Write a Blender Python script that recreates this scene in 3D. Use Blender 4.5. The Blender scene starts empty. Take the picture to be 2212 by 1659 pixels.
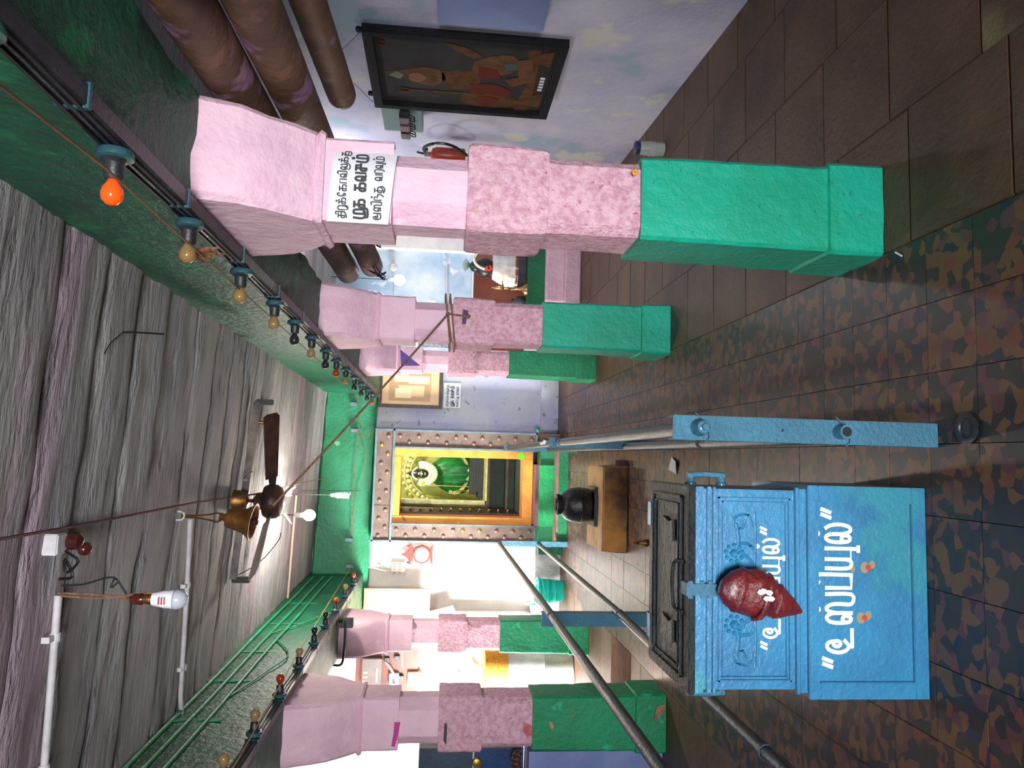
import bpy, bmesh, math, random
from mathutils import Vector, Matrix, noise
random.seed(7)
S = bpy.context.scene
COL = S.collection
# ---------------- camera (phone held sideways: the frame is rolled a quarter turn) ----------------
W, H, F = 2212, 1659, 1620.0
UC, VC = H/2, W/2
dy_ = Vector((H-983-UC, 946-VC, F)).normalized()
h_ = Vector((1, .0375, 0)); dx_ = (h_-dy_*h_.dot(dy_)).normalized()
up_ = -(dy_.cross(dx_))
CAM = Vector((0, 0, 1.5))
def w_(c): return Vector((dx_.dot(c), dy_.dot(c), up_.dot(c)))
cu, cv, cw = w_(Vector((1, 0, 0))), w_(Vector((0, 1, 0))), w_(Vector((0, 0, 1)))
cd = bpy.data.cameras.new('camera'); cd.sensor_width = 36; cd.lens = 36*F/W; cd.clip_start = .02; cd.clip_end = 200
cam = bpy.data.objects.new('camera', cd); COL.objects.link(cam)
cam.matrix_world = Matrix(((cv.x, cu.x, -cw.x, CAM.x), (cv.y, cu.y, -cw.y, CAM.y), (cv.z, cu.z, -cw.z, CAM.z), (0, 0, 0, 1)))
S.camera = cam
# ---------------- world, daylight, exposure ----------------
S.view_settings.view_transform = 'Standard'; S.view_settings.look = 'None'
S.view_settings.gamma = 1; S.view_settings.use_curve_mapping = False; S.view_settings.exposure = 0.38
wd = bpy.data.worlds.new('world'); S.world = wd; wd.use_nodes = True
bgn = wd.node_tree.nodes['Background']; bgn.inputs[0].default_value = (.78, .86, 1, 1); bgn.inputs[1].default_value = .32
def light(name, kind, loc, power, color=(1, 1, 1), size=1, size_y=None, target=None, spread=None):
    l = bpy.data.lights.new(name, kind); l.energy = power; l.color = color
    if kind == 'AREA':
        l.shape = 'RECTANGLE'; l.size = size; l.size_y = size_y or size
        if spread: l.spread = spread
    elif kind == 'POINT': l.shadow_soft_size = size
    elif kind == 'SUN': l.angle = size
    o = bpy.data.objects.new(name, l); COL.objects.link(o); o.location = loc
    if target: o.rotation_euler = (Vector(target)-Vector(loc)).to_track_quat('-Z', 'Y').to_euler()
    return o
light('entrance_daylight', 'AREA', (-.7, -3.0, 1.55), 64, (.96, .97, 1), 1.4, 1.2, (-.3, 4, 1.35), math.radians(66))
light('courtyard_daylight', 'AREA', (-2.9, 8.1, 3.5), 80, (1, .98, .93), 1.4, 1.2, (-2.3, 9.3, .4), math.radians(120))
light('courtyard_side_daylight', 'AREA', (-3.75, 7.3, .95), 270, (1, .98, .94), 1.0, 1.4, (-.9, 9.5, .7), math.radians(88))
light('aisle_fill_light', 'POINT', (1.95, 6.3, 2.5), 25, (.97, .98, 1), .08)  # added fill light, no fitting modelled; brightens the right aisle wall

def pY(x, y, Y): d = cu*(H-y-UC)+cv*(x-VC)+cw*F; return CAM+d*(Y/d.y)
def pZ(x, y, Z=0.): d = cu*(H-y-UC)+cv*(x-VC)+cw*F; return CAM+d*((Z-1.5)/d.z)
def pX(x, y, X): d = cu*(H-y-UC)+cv*(x-VC)+cw*F; return CAM+d*(X/d.x)
def ceilz(X, Y): return 2.775-.048*X+.022*(Y-3)

# ---------------- materials ----------------
def lin(c): return tuple((v/12.92 if v <= .04045 else ((v+.055)/1.055)**2.4) for v in [k/255 for k in c])+(1,)
MATS = {}
def mat(name, c1, c2=None, scale=6, rough=.6, bump=0, bscale=40, metal=0, stretch=(1, 1, 1), emit=0, spots=None, spot_scale=8, spot_at=.62, rnd=0, alpha=None, spec=None, c2at=(.4, .62), coat=0):
    if name in MATS: return MATS[name]
    m = bpy.data.materials.new(name); m.use_nodes = True; MATS[name] = m
    nt = m.node_tree; N = nt.nodes; L = nt.links; b = N['Principled BSDF']
    b.inputs['Roughness'].default_value = rough; b.inputs['Metallic'].default_value = metal
    b.inputs['Base Color'].default_value = lin(c1)
    if coat: b.inputs['Coat Weight'].default_value = coat; b.inputs['Coat Roughness'].default_value = .15
    if spec is not None: b.inputs['Specular IOR Level'].default_value = spec
    if emit: b.inputs['Emission Color'].default_value = lin(c1); b.inputs['Emission Strength'].default_value = emit
    if alpha is not None: b.inputs['Alpha'].default_value = alpha
    if c2 is None and not bump: return m
    tc = N.new('ShaderNodeTexCoord'); mp = N.new('ShaderNodeMapping'); mp.inputs['Scale'].default_value = stretch
    L.new(tc.outputs['Object'], mp.inputs['Vector']); vec = mp.outputs[0]
    if rnd:
        oi = N.new('ShaderNodeObjectInfo'); vm = N.new('ShaderNodeVectorMath'); vm.operation = 'SCALE'; vm.inputs['Scale'].default_value = rnd
        cx = N.new('ShaderNodeCombineXYZ')
        for i in range(3): L.new(oi.outputs['Random'], cx.inputs[i])
        L.new(cx.outputs[0], vm.inputs[0]); va = N.new('ShaderNodeVectorMath'); L.new(vec, va.inputs[0]); L.new(vm.outputs[0], va.inputs[1]); vec = va.outputs[0]
    def ns(sc, det=5):
        n = N.new('ShaderNodeTexNoise'); n.inputs['Scale'].default_value = sc; n.inputs['Detail'].default_value = det; n.inputs['Roughness'].default_value = .6; L.new(vec, n.inputs['Vector']); return n
    def ramp(src, p0, p1, a, bb):
        r = N.new('ShaderNodeValToRGB'); r.color_ramp.elements[0].position = p0; r.color_ramp.elements[1].position = p1
        r.color_ramp.elements[0].color = a; r.color_ramp.elements[1].color = bb; L.new(src, r.inputs[0]); return r
    col = None
    if c2 is not None:
        col = ramp(ns(scale).outputs[0], c2at[0], c2at[1], lin(c1), lin(c2)).outputs[0]
    if spots is not None:
        if col is None:
            rgb = N.new('ShaderNodeRGB'); rgb.outputs[0].default_value = lin(c1); col = rgb.outputs[0]
        for i, sp in enumerate(spots if isinstance(spots, list) else [spots]):
            r = ramp(ns(spot_scale*(1+.37*i), 3).outputs[0], spot_at, spot_at+.06, (0, 0, 0, 1), (1, 1, 1, 1))
            mx = N.new('ShaderNodeMix'); mx.data_type = 'RGBA'; L.new(r.outputs[0], mx.inputs[0]); L.new(col, mx.inputs[6]); mx.inputs[7].default_value = lin(sp); col = mx.outputs[2]
    if col is not None:
        L.new(col, b.inputs['Base Color'])
        if emit: L.new(col, b.inputs['Emission Color'])
    if bump:
        bn = N.new('ShaderNodeBump'); bn.inputs['Strength'].default_value = min(1, bump); bn.inputs['Distance'].default_value = .012*max(1, bump)
        L.new(ns(bscale, 6).outputs[0], bn.inputs['Height']); L.new(bn.outputs[0], b.inputs['Normal'])
    return m
M_green = mat('green_paint', (8, 140, 92), (4, 122, 76), 3, .55, .6, 28, spots=(20, 172, 128), spot_scale=5, spot_at=.6)
M_teal = mat('sea_green_paint', (2, 150, 116), (0, 164, 136), 3, .55, .6, 26, spots=(4, 112, 84), spot_scale=40, spot_at=.66)
M_beam = mat('dark_green_beam_paint', (10, 96, 66), (20, 76, 58), 4, .5, 1.2, 22, spots=(12, 118, 76), spot_scale=6, spot_at=.6)
M_lintel = mat('lintel_green_paint', (10, 106, 66), (22, 122, 84), 3, .5, .6, 22, spots=(90, 170, 120), spot_scale=5, spot_at=.68)
M_pink = mat('pink_limewash', (232, 194, 208), (222, 180, 200), 5, .75, .8, 24, spots=(236, 200, 212), spot_scale=9)
M_pinkw = mat('worn_pink_limewash', (230, 186, 200), (206, 150, 168), 34, .8, 1.2, 60, spots=[(206, 176, 160), (190, 112, 136)], spot_scale=30, spot_at=.64)
M_ceil = mat('rough_grey_plaster', (136, 134, 136), (164, 161, 160), 2.2, .85, 3.6, 15, stretch=(.35, 1.6, 1), spots=[(158, 138, 148)], spot_scale=1.1, spot_at=.56)
M_wallw = mat('whitewash', (224, 220, 214), (205, 202, 204), 3, .85, .4, 20)
M_walll = mat('lavender_wash', (198, 196, 212), (176, 176, 206), 1.6, .85, .4, 18, spots=[(156, 178, 196), (206, 206, 200)], spot_scale=1.6, spot_at=.58)
M_wallg = mat('grey_lavender_wash', (178, 178, 184), (160, 160, 190), 1.5, .85, .5, 25, spots=(122, 122, 132), spot_scale=13, spot_at=.64)
M_wallb = mat('pale_blue_wash', (196, 208, 220), (150, 178, 204), 1.8, .85, .4, 18, spots=(226, 226, 226), spot_scale=3, spot_at=.62)
M_slab = mat('brown_stone_slab', (92, 66, 42), (72, 50, 32), 2.5, .5, .5, 40, rnd=8, spots=(124, 112, 76), spot_scale=1.2, spot_at=.64)
M_grout = mat('dark_grout', (44, 38, 34), (34, 30, 28), 9, .9)
M_yellow = mat('yellow_stone_paint', (222, 152, 60), (204, 132, 48), 5, .6, .5, 40, spots=(120, 82, 44), spot_scale=14, spot_at=.68)
M_sheet = mat('embossed_copper_brown_sheet', (122, 104, 94), (104, 86, 78), 7, .5, .8, 170, metal=.25)
M_boss = mat('brown_boss_metal', (128, 96, 80), (104, 80, 70), 20, .5, metal=.2)
M_bossb = mat('brass_boss_metal', (196, 158, 78), None, rough=.3, metal=.8)
M_frame = mat('blue_grey_steel', (106, 128, 136), (90, 110, 118), 8, .45, .3, 60, metal=.3)
M_blue = mat('blue_enamel', (42, 122, 162), (36, 102, 142), 3.2, .32, .3, 50, spots=(40, 124, 142), spot_scale=2.5, spot_at=.56, coat=.2)
M_bluepost = mat('blue_post_enamel', (60, 116, 140), (50, 100, 122), 5, .34, .9, 65, coat=.3, spots=(60, 130, 140), spot_scale=6)
M_lid = mat('worn_dark_lid_paint', (36, 43, 43), (20, 23, 25), 7, .42, .9, 38, metal=.1, spots=(70, 94, 86), spot_scale=6, spot_at=.6, spec=.2)
M_pipe = mat('dark_steel_pipe', (52, 64, 74), (38, 46, 54), 14, .32, .4, 60, metal=.35)
M_black = mat('black_plastic', (22, 22, 24), None, rough=.4)
M_dark = mat('dark_bakelite', (48, 50, 54), (30, 32, 34), 18, .4, .2, 60)
M_holder = mat('blue_green_painted_cup', (46, 84, 104), (36, 88, 76), 20, .45, .3, 60)
M_brass = mat('aged_brass', (150, 104, 56), (116, 78, 42), 12, .36, .3, 50, metal=.75)
M_brassb = mat('bright_brass', (208, 164, 108), (180, 132, 80), 12, .25, metal=.85)
M_brown = mat('dark_brown_metal', (84, 56, 46), (66, 42, 40), 10, .4, .2, 40, metal=.3)
M_rope = mat('jute_rope', (146, 112, 84), (116, 86, 64), 60, .9, .8, 200)
M_redrope = mat('dark_red_cord', (112, 50, 48), None, rough=.7)
M_yrope = mat('yellow_cord', (150, 122, 46), None, rough=.7)
M_brrope = mat('brown_cord', (120, 76, 34), None, rough=.7)
M_white = mat('white_pvc', (206, 202, 202), (186, 182, 184), 12, .5, .2, 40)
M_wirew = mat('cream_cable', (206, 186, 162), None, rough=.6)
M_wireb = mat('black_cable', (24, 24, 28), None, rough=.6)
M_paper = mat('white_paper', (226, 226, 228), (214, 214, 220), 6, .8)
M_ink = mat('dark_grey_ink', (64, 64, 66), None, rough=.8)
M_inkw = mat('white_enamel_lettering', (236, 236, 240), None, rough=.45)
M_wood = mat('carried_pole_wood', (104, 76, 52), (84, 58, 40), 5, .6, .5, 25, spots=[(150, 112, 140), (120, 84, 60)], spot_scale=4, spot_at=.58)
M_maroon = mat('maroon_paint', (104, 62, 74), (88, 50, 62), 6, .5, .3, 30)
M_wdark = mat('dark_wood', (62, 42, 34), (44, 30, 26), 9, .5, .2, 40)
M_glass = mat('clear_amber_glass', (150, 118, 74), None, rough=.08, alpha=.75)
M_orange = mat('orange_glass', (236, 88, 24), None, rough=.12, emit=.15)
M_redg = mat('red_glass', (150, 52, 30), None, rough=.12)
M_darkg = mat('smoked_glass', (40, 38, 40), None, rough=.1)
M_lit = mat('lit_white_bulb', (255, 250, 240), None, emit=28)
M_bulbw = mat('unlit_white_bulb', (226, 226, 230), None, rough=.3)
M_bulbd = mat('unlit_bulb_diffuser', (176, 180, 188), None, rough=.25)
M_cloth = mat('maroon_plastic_cloth', (104, 30, 28), (78, 20, 30), 12, .36, .6, 40, coat=.12)
M_stoney = mat('yellowish_stone_block', (168, 132, 84), (138, 108, 72), 5, .6, .5, 30, spots=(92, 70, 54), spot_scale=7, spot_at=.62)
M_stonef = mat('turmeric_smeared_stone_face', (190, 124, 36), (92, 62, 38), 3.2, .5, .3, 30)
M_pot = mat('black_iron_pot', (36, 36, 38), (22, 22, 24), 9, .32, .5, 30, metal=.2)
M_green2 = mat('bright_green_step_paint', (18, 150, 82), (12, 118, 70), 4, .5, .5, 30)
M_green3 = mat('dark_green_step_paint', (10, 108, 66), (8, 92, 58), 4, .5, .5, 30)
M_tan = mat('worn_tan_stone', (134, 112, 94), (116, 88, 80), 8, .7, .4, 30)
M_redtile = mat('dark_red_tile', (112, 58, 42), (98, 48, 36), 4, .35, .1, 30)
M_teal2 = mat('teal_plastic', (20, 196, 176), None, rough=.35)
M_purple = mat('purple_paper', (84, 54, 134), None, rough=.6)
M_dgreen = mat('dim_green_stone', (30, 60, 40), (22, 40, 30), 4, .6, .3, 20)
M_dstone = mat('dark_granite', (58, 58, 66), (44, 44, 50), 9, .5, .4, 30)
M_sancw = mat('sanctum_yellow_wall', (190, 190, 120), (160, 164, 96), 3, .7)
M_gold = mat('silvery_gold_plate', (226, 222, 170), (196, 190, 130), 12, .35, .3, 60, metal=.4)
M_sari = mat('green_silk', (6, 122, 58), (4, 92, 44), 9, .4, .2, 20)
M_border = mat('gold_silk_border', (216, 206, 96), (120, 104, 50), 30, .4)
M_face = mat('black_stone_face', (34, 34, 40), None, rough=.35)
M_flower = mat('white_jasmine', (240, 240, 224), (210, 214, 188), 40, .8)
M_redf = mat('red_flower', (232, 62, 28), None, rough=.7)
M_clothw = mat('white_dhoti_cloth', (232, 232, 228), (206, 206, 206), 10, .8)
M_navy = mat('navy_cupboard_paint', (34, 70, 116), (28, 52, 92), 3, .35, .2, 30)
M_slate = mat('slate_cupboard_paint', (60, 76, 96), (46, 58, 76), 3, .4, .2, 30)
M_skyblue = mat('blue_wooden_shelf', (116, 138, 190), (106, 126, 176), 3, .6, .1, 20)

def chip_mat():
    m = bpy.data.materials.new('broken_chip_mosaic'); m.use_nodes = True; nt = m.node_tree; N = nt.nodes; L = nt.links; b = N['Principled BSDF']
    tc = N.new('ShaderNodeTexCoord'); oi = N.new('ShaderNodeObjectInfo'); cx = N.new('ShaderNodeCombineXYZ')
    mu = N.new('ShaderNodeMath'); mu.operation = 'MULTIPLY'; mu.inputs[1].default_value = 37
    L.new(oi.outputs['Random'], mu.inputs[0]); L.new(mu.outputs[0], cx.inputs[0]); L.new(mu.outputs[0], cx.inputs[1])
    va = N.new('ShaderNodeVectorMath'); L.new(tc.outputs['Object'], va.inputs[0]); L.new(cx.outputs[0], va.inputs[1])
    nz = N.new('ShaderNodeTexNoise'); nz.inputs['Scale'].default_value = 14; L.new(va.outputs[0], nz.inputs['Vector'])
    sc = N.new('ShaderNodeVectorMath'); sc.operation = 'SCALE'; sc.inputs['Scale'].default_value = .045; L.new(nz.outputs['Color'], sc.inputs[0])
    vb = N.new('ShaderNodeVectorMath'); L.new(va.outputs[0], vb.inputs[0]); L.new(sc.outputs[0], vb.inputs[1])
    vo = N.new('ShaderNodeTexVoronoi'); vo.inputs['Scale'].default_value = 26; L.new(vb.outputs[0], vo.inputs['Vector'])
    sep = N.new('ShaderNodeSeparateColor'); L.new(vo.outputs['Color'], sep.inputs[0])
    r = N.new('ShaderNodeValToRGB'); r.color_ramp.interpolation = 'CONSTANT'; L.new(sep.outputs[0], r.inputs[0])
    pal = [(0, (50, 46, 44)), (.34, (106, 74, 48)), (.5, (92, 56, 60)), (.64, (42, 41, 44)), (.74, (110, 78, 44)), (.86, (34, 40, 58)), (.93, (116, 64, 46))]
    e = r.color_ramp.elements
    for i, (p, c) in enumerate(pal):
        if i < 2: e[i].position = p; e[i].color = lin(c)
        else: k = e.new(p); k.color = lin(c)
    n2 = N.new('ShaderNodeTexNoise'); n2.inputs['Scale'].default_value = 3; L.new(va.outputs[0], n2.inputs['Vector'])
    mx = N.new('ShaderNodeMix'); mx.data_type = 'RGBA'; mx.blend_type = 'MULTIPLY'; mx.inputs[0].default_value = .5
    L.new(r.outputs[0], mx.inputs[6]); L.new(n2.outputs[0], mx.inputs[7]); L.new(mx.outputs[2], b.inputs['Base Color'])
    b.inputs['Roughness'].default_value = .42
    bn = N.new('ShaderNodeBump'); bn.inputs['Strength'].default_value = .3; bn.inputs['Distance'].default_value = .004; L.new(n2.outputs[0], bn.inputs['Height']); L.new(bn.outputs[0], b.inputs['Normal'])
    return m
M_chip = chip_mat()

# ---------------- mesh helpers ----------------
def nb(): return bmesh.new()
def box(bm, x0, x1, y0, y1, z0, z1):
    v = [bm.verts.new(p) for p in [(x0, y0, z0), (x1, y0, z0), (x1, y1, z0), (x0, y1, z0), (x0, y0, z1), (x1, y0, z1), (x1, y1, z1), (x0, y1, z1)]]
    for f in [(0, 3, 2, 1), (4, 5, 6, 7), (0, 1, 5, 4), (1, 2, 6, 5), (2, 3, 7, 6), (3, 0, 4, 7)]: bm.faces.new([v[i] for i in f])
    return bm
def tube(bm, pts, r, n=8, cap=True, r2=None):
    pts = [Vector(p) for p in pts]; rings = []
    for i, p in enumerate(pts):
        a = pts[max(0, i-1)]; b = pts[min(len(pts)-1, i+1)]; t = (b-a).normalized()
        ref = Vector((0, 0, 1)) if abs(t.z) < .9 else Vector((1, 0, 0))
        u = t.cross(ref).normalized(); v = t.cross(u)
        rr = (r if r2 is None else r+(r2-r)*i/(len(pts)-1)) if not isinstance(r, (list, tuple)) else r[i]
        rings.append([bm.verts.new(p+(u*math.cos(2*math.pi*k/n)+v*math.sin(2*math.pi*k/n))*rr) for k in range(n)])
    for a, b in zip(rings, rings[1:]):
        for k in range(n): bm.faces.new((a[k], a[(k+1) % n], b[(k+1) % n], b[k]))
    if cap:
        bm.faces.new(rings[0][::-1]); bm.faces.new(rings[-1])
    return bm
def lathe(bm, prof, c=(0, 0, 0), axis='Z', n=20):
    """prof: (radius, height) pairs along the axis"""
    c = Vector(c); rings = []
    def P(r, h, a):
        x, y = r*math.cos(a), r*math.sin(a)
        return c+(Vector((x, y, h)) if axis == 'Z' else Vector((h, x, y)) if axis == 'X' else Vector((x, h, y)))
    for r, h in prof: rings.append([bm.verts.new(P(max(r, 1e-4), h, 2*math.pi*k/n)) for k in range(n)])
    for a, b in zip(rings, rings[1:]):
        for k in range(n): bm.faces.new((a[k], a[(k+1) % n], b[(k+1) % n], b[k]))
    bm.faces.new(rings[0][::-1]); bm.faces.new(rings[-1])
    return bm
def ball(bm, c, r, s=(1, 1, 1), sub=2):
    g = bmesh.ops.create_icosphere(bm, subdivisions=sub, radius=r)
    for v in g['verts']: v.co = Vector((v.co.x*s[0], v.co.y*s[1], v.co.z*s[2]))+Vector(c)
    return bm
def quadp(bm, pts):
    bm.faces.new([bm.verts.new(p) for p in pts]); return bm
def slabpoly(bm, pts, n, t):
    """flat polygon with thickness t along normal n"""
    n = Vector(n)*t; a = [bm.verts.new(Vector(p)) for p in pts]; b = [bm.verts.new(Vector(p)+n) for p in pts]
    bm.faces.new(a[::-1]); bm.faces.new(b)
    for i in range(len(a)): bm.faces.new((a[i], a[(i+1) % len(a)], b[(i+1) % len(a)], b[i]))
    return bm
def column(bm, cx, cy, secs, ch=.02, amp=.004, m=6, dz=.05, seed=0):
    """rough painted stone: stacked square sections (z, hx, hy), corners cut by ch, faces uneven"""
    S2 = []
    for (z0, a0, b0), (z1, a1, b1) in zip(secs, secs[1:]):
        k = max(1, int((z1-z0)/dz))
        for i in range(k): t = i/k; S2.append((z0+(z1-z0)*t, a0+(a1-a0)*t, b0+(b1-b0)*t))
    S2.append(secs[-1]); rings = []
    for z, hx, hy in S2:
        c = min(ch, hx*.8, hy*.8); pts = []
        cor = [(hx, -hy+c), (hx, hy-c), (hx-c, hy), (-hx+c, hy), (-hx, hy-c), (-hx, -hy+c), (-hx+c, -hy), (hx-c, -hy)]
        for i in range(8):
            a = cor[i]; b = cor[(i+1) % 8]; q = m if i % 2 == 0 else 2
            for j in range(q): pts.append((a[0]+(b[0]-a[0])*j/q, a[1]+(b[1]-a[1])*j/q))
        ring = []
        for x, y in pts:
            d = 1+amp/.15*(noise.noise(Vector((x*9+seed, y*9, z*7)))+.5*noise.noise(Vector((x*25+seed, y*25, z*21))))
            ring.append(bm.verts.new((cx+x*d, cy+y*d, z)))
        rings.append(ring)
    n = len(rings[0])
    for a, b in zip(rings, rings[1:]):
        for k in range(n): bm.faces.new((a[k], a[(k+1) % n], b[(k+1) % n], b[k]))
    bm.faces.new(rings[0][::-1]); bm.faces.new(rings[-1])
    return bm
def roughplane(bm, x0, x1, y0, y1, z0, z1, nx, ny, amp, zf=None):
    """thick slab whose lower face is uneven"""
    g = []
    for i in range(nx+1):
        row = []
        for j in range(ny+1):
            x = x0+(x1-x0)*i/nx; y = y0+(y1-y0)*j/ny; e = .0 if (0 < j < ny) else .012
            row.append(bm.verts.new((x, y, (zf(x, y) if zf else z0)+e+amp*(noise.noise(Vector((x*2.1, y*7, 3)))+.6*noise.noise(Vector((x*6, y*22, 9)))))))
        g.append(row)
    for i in range(nx):
        for j in range(ny): bm.faces.new((g[i][j], g[i][j+1], g[i+1][j+1], g[i+1][j]))
    t = [bm.verts.new(p) for p in [(x0, y0, z1), (x1, y0, z1), (x1, y1, z1), (x0, y1, z1)]]
    bm.faces.new(t)
    bm.faces.new([g[i][0] for i in range(nx+1)]+[t[1], t[0]]); bm.faces.new([g[i][ny] for i in range(nx, -1, -1)]+[t[3], t[2]])
    bm.faces.new([g[0][j] for j in range(ny, -1, -1)]+[t[0], t[3]]); bm.faces.new([g[nx][j] for j in range(ny+1)]+[t[2], t[1]])
    return bm

def obj(name, bm, m, parent=None, smooth=False, bevel=0, local=False, label=None, kind=None, origin=None):
    me = bpy.data.meshes.new(name)
    bmesh.ops.recalc_face_normals(bm, faces=bm.faces[:])
    if bevel: bmesh.ops.bevel(bm, geom=[e for e in bm.edges], offset=bevel, segments=2, affect='EDGES', clamp_overlap=True)
    off = Vector((0, 0, 0))
    if parent is not None and not local:
        q = parent
        while q is not None: off += q.location; q = q.parent
    if origin is not None: off = Vector(origin)
    if off.length: bmesh.ops.translate(bm, verts=bm.verts[:], vec=-off)
    bm.to_mesh(me); bm.free(); me.materials.append(m)
    if smooth:
        me.polygons.foreach_set('use_smooth', [True]*len(me.polygons))
        if smooth != 2: me.set_sharp_from_angle(angle=math.radians(38))
    o = bpy.data.objects.new(name, me); COL.objects.link(o)
    if parent is not None: o.parent = parent
    if origin is not None: o.location = origin
    if label: o['label'] = label
    if kind: o['kind'] = kind
    return o
def thing(name, loc, label, cat, group=None, kind=None):
    o = bpy.data.objects.new(name, None); COL.objects.link(o); o.location = loc; o.empty_display_size = .05
    if kind: o['kind'] = kind
    else:
        o['label'] = label; o['category'] = cat
    if group: o['group'] = group
    return o
def one(name, bm, m, label, cat, group=None, smooth=False, bevel=0):
    if len(bm.verts):
        mn = Vector((min(v.co.x for v in bm.verts)+max(v.co.x for v in bm.verts), min(v.co.y for v in bm.verts)+max(v.co.y for v in bm.verts), 2*min(v.co.z for v in bm.verts)))/2
    o = obj(name, bm, m, None, smooth, bevel, origin=mn); o['label'] = label; o['category'] = cat
    if group: o['group'] = group
    return o
def dup(root, loc, label=None):
    r = root.copy(); COL.objects.link(r); r.location = loc
    if label: r['label'] = label
    for ch in list(root.children):
        c = ch.copy(); COL.objects.link(c); c.parent = r
        for g in ch.children: d = g.copy(); COL.objects.link(d); d.parent = c
    return r
def struct(name, bm, m, smooth=False, parent=None):
    return obj(name, bm, m, parent, smooth, kind='structure' if parent is None else None)
def sag(a, b, s=.05, n=12):
    a = Vector(a); b = Vector(b); return [a.lerp(b, i/n)-Vector((0, 0, s*4*(i/n)*(1-i/n))) for i in range(n+1)]
def smooth_pts(P, closed=False, q=4):
    out = []; n = len(P)
    for i in range(n-1):
        p0 = P[max(0, i-1)]; p1 = P[i]; p2 = P[i+1]; p3 = P[min(n-1, i+2)]
        for k in range(q):
            t = k/q; out.append(tuple(.5*((2*p1[d])+(-p0[d]+p2[d])*t+(2*p0[d]-5*p1[d]+4*p2[d]-p3[d])*t*t+(-p0[d]+3*p1[d]-3*p2[d]+p3[d])*t**3) for d in range(len(p1))))
    out.append(tuple(P[-1])); return out

# ---------------- Tamil lettering drawn as strokes ----------------
def circ(cx, cy, r, ry=None, a0=0, a1=360, n=10):
    ry = ry or r; return [(cx+r*math.cos(math.radians(a0+(a1-a0)*i/n)), cy+ry*math.sin(math.radians(a0+(a1-a0)*i/n))) for i in range(n+1)]
def hump(): return [circ(.2, .2, .17), [(.03, .2), (0, .5), (.06, .85), (.28, 1), (.48, .82), (.52, .5), (.52, 0)]]
G = {
 'ka': (1.0, [[(.05, 1), (.72, 1)], [(.34, 1), (.34, 0)], [(.34, 0), (.08, 0), (0, .25), (.08, .52), (.34, .55)], [(.34, .55), (.8, .55), (.95, .42), (.95, .12), (.82, 0), (.6, 0)]]),
 'cha': (1.0, [[(.05, 1), (.72, 1)], [(.34, 1), (.34, 0)], [(.34, 0), (.08, 0), (0, .25), (.08, .52), (.34, .55)], [(.34, .55), (.95, .55)], [(.72, 1), (.72, .55)]]),
 'ma': (1.0, [[(0, 1), (0, 0), (.97, 0), (.97, .85), (.86, 1), (.6, 1), (.5, .85), (.5, 0)]]),
 'va': (1.0, hump()+[[(.52, 0), (.97, 0), (.97, 1)]]),
 'ra': (.62, [[(0, 0), (0, 1), (.58, 1), (.58, 0), (.36, -.25)]]),
 'aa': (.62, [[(0, 0), (0, 1), (.58, 1), (.58, 0)]]),
 'tha': (1.0, [[(.05, 1), (.72, 1)], [(.34, 1), (.34, 0)], [(.34, 0), (.08, 0), (0, .25), (.08, .52), (.34, .55)], [(.34, .55), (.8, .55), (.95, .35), (.85, .05), (.5, -.18), (.05, -.3)]]),
 'na': (.98, [[(0, 0), (0, 1), (.5, 1)], [(.5, 1), (.5, .55), (.85, .55), (.95, .35), (.9, 0), (.62, -.3)]]),
 'la': (1.0, hump()[:1]+[[(.03, .2), (0, .5), (.06, .85), (.25, 1), (.42, .82), (.45, .3), (.6, .02), (.82, .05), (.95, .4), (.9, .8), (.75, 1)]]),
 'nna': (1.55, hump()+[[(.52, .6), (.6, .9), (.78, 1), (.95, .82), (1, .5), (1, 0), (1.5, 0), (1.5, 1)]]),
 'a': (1.15, [circ(.38, .55, .16), [(.54, .6), (.4, .98), (.1, .9), (0, .5), (.12, .08), (.5, -.05), (.9, .05)], [(.5, .42), (1.05, .42)], [(1.05, 1), (1.05, 0)]]),
 'u': (1.25, [circ(.45, .6, .14), [(.59, .6), (.5, .95), (.18, .95), (0, .6), (.1, .25), (.35, .1)], [(.3, 0), (1.2, 0)], [(.3, 0), (.35, .12), (.62, .3)]]),
 'ta': (.75, [[(0, 1), (0, 0), (.7, 0)]]),
 'ya': (1.1, [[(0, 1), (0, .2), (.15, 0), (.38, .0), (.48, .2)], [(.48, 1), (.48, 0), (1.05, 0), (1.05, 1)]]),
 'ee': (.55, [circ(.25, .2, .16), [(.09, .2), (0, .7), (.08, 1.15), (.3, 1.3), (.46, 1.15), (.34, 1.0)]]),
 'q': (.5, [[(.02, .8), (.2, 1.15)], [(.3, .8), (.48, 1.15)]]),
 ' ': (.5, []),
}
MOD = {  # vowel signs added to the last letter; w = its width
 'i': lambda w: [[(w-.06, 0), (w-.04, 1), (w-.08, 1.35), (w-.3, 1.45), (w-.48, 1.28)]],
 'd': lambda w: [circ(w*.45, 1.36, .07, n=6)],
 'w': lambda w: [[(w-.06, .3), (w+.08, -.1), (w*.7, -.42), (w*.3, -.42), (.02, -.25)]],
 'y': lambda w: [[(w*.55, 0), (w+.1, 0), (w+.1, -.3), (w*.2, -.36), (w*.1, -.2)]],
 'p': lambda w: [[(w-.06, 0), (w-.06, -.3)], [(w-.2, -.3), (w+.08, -.3)]],
}
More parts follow.
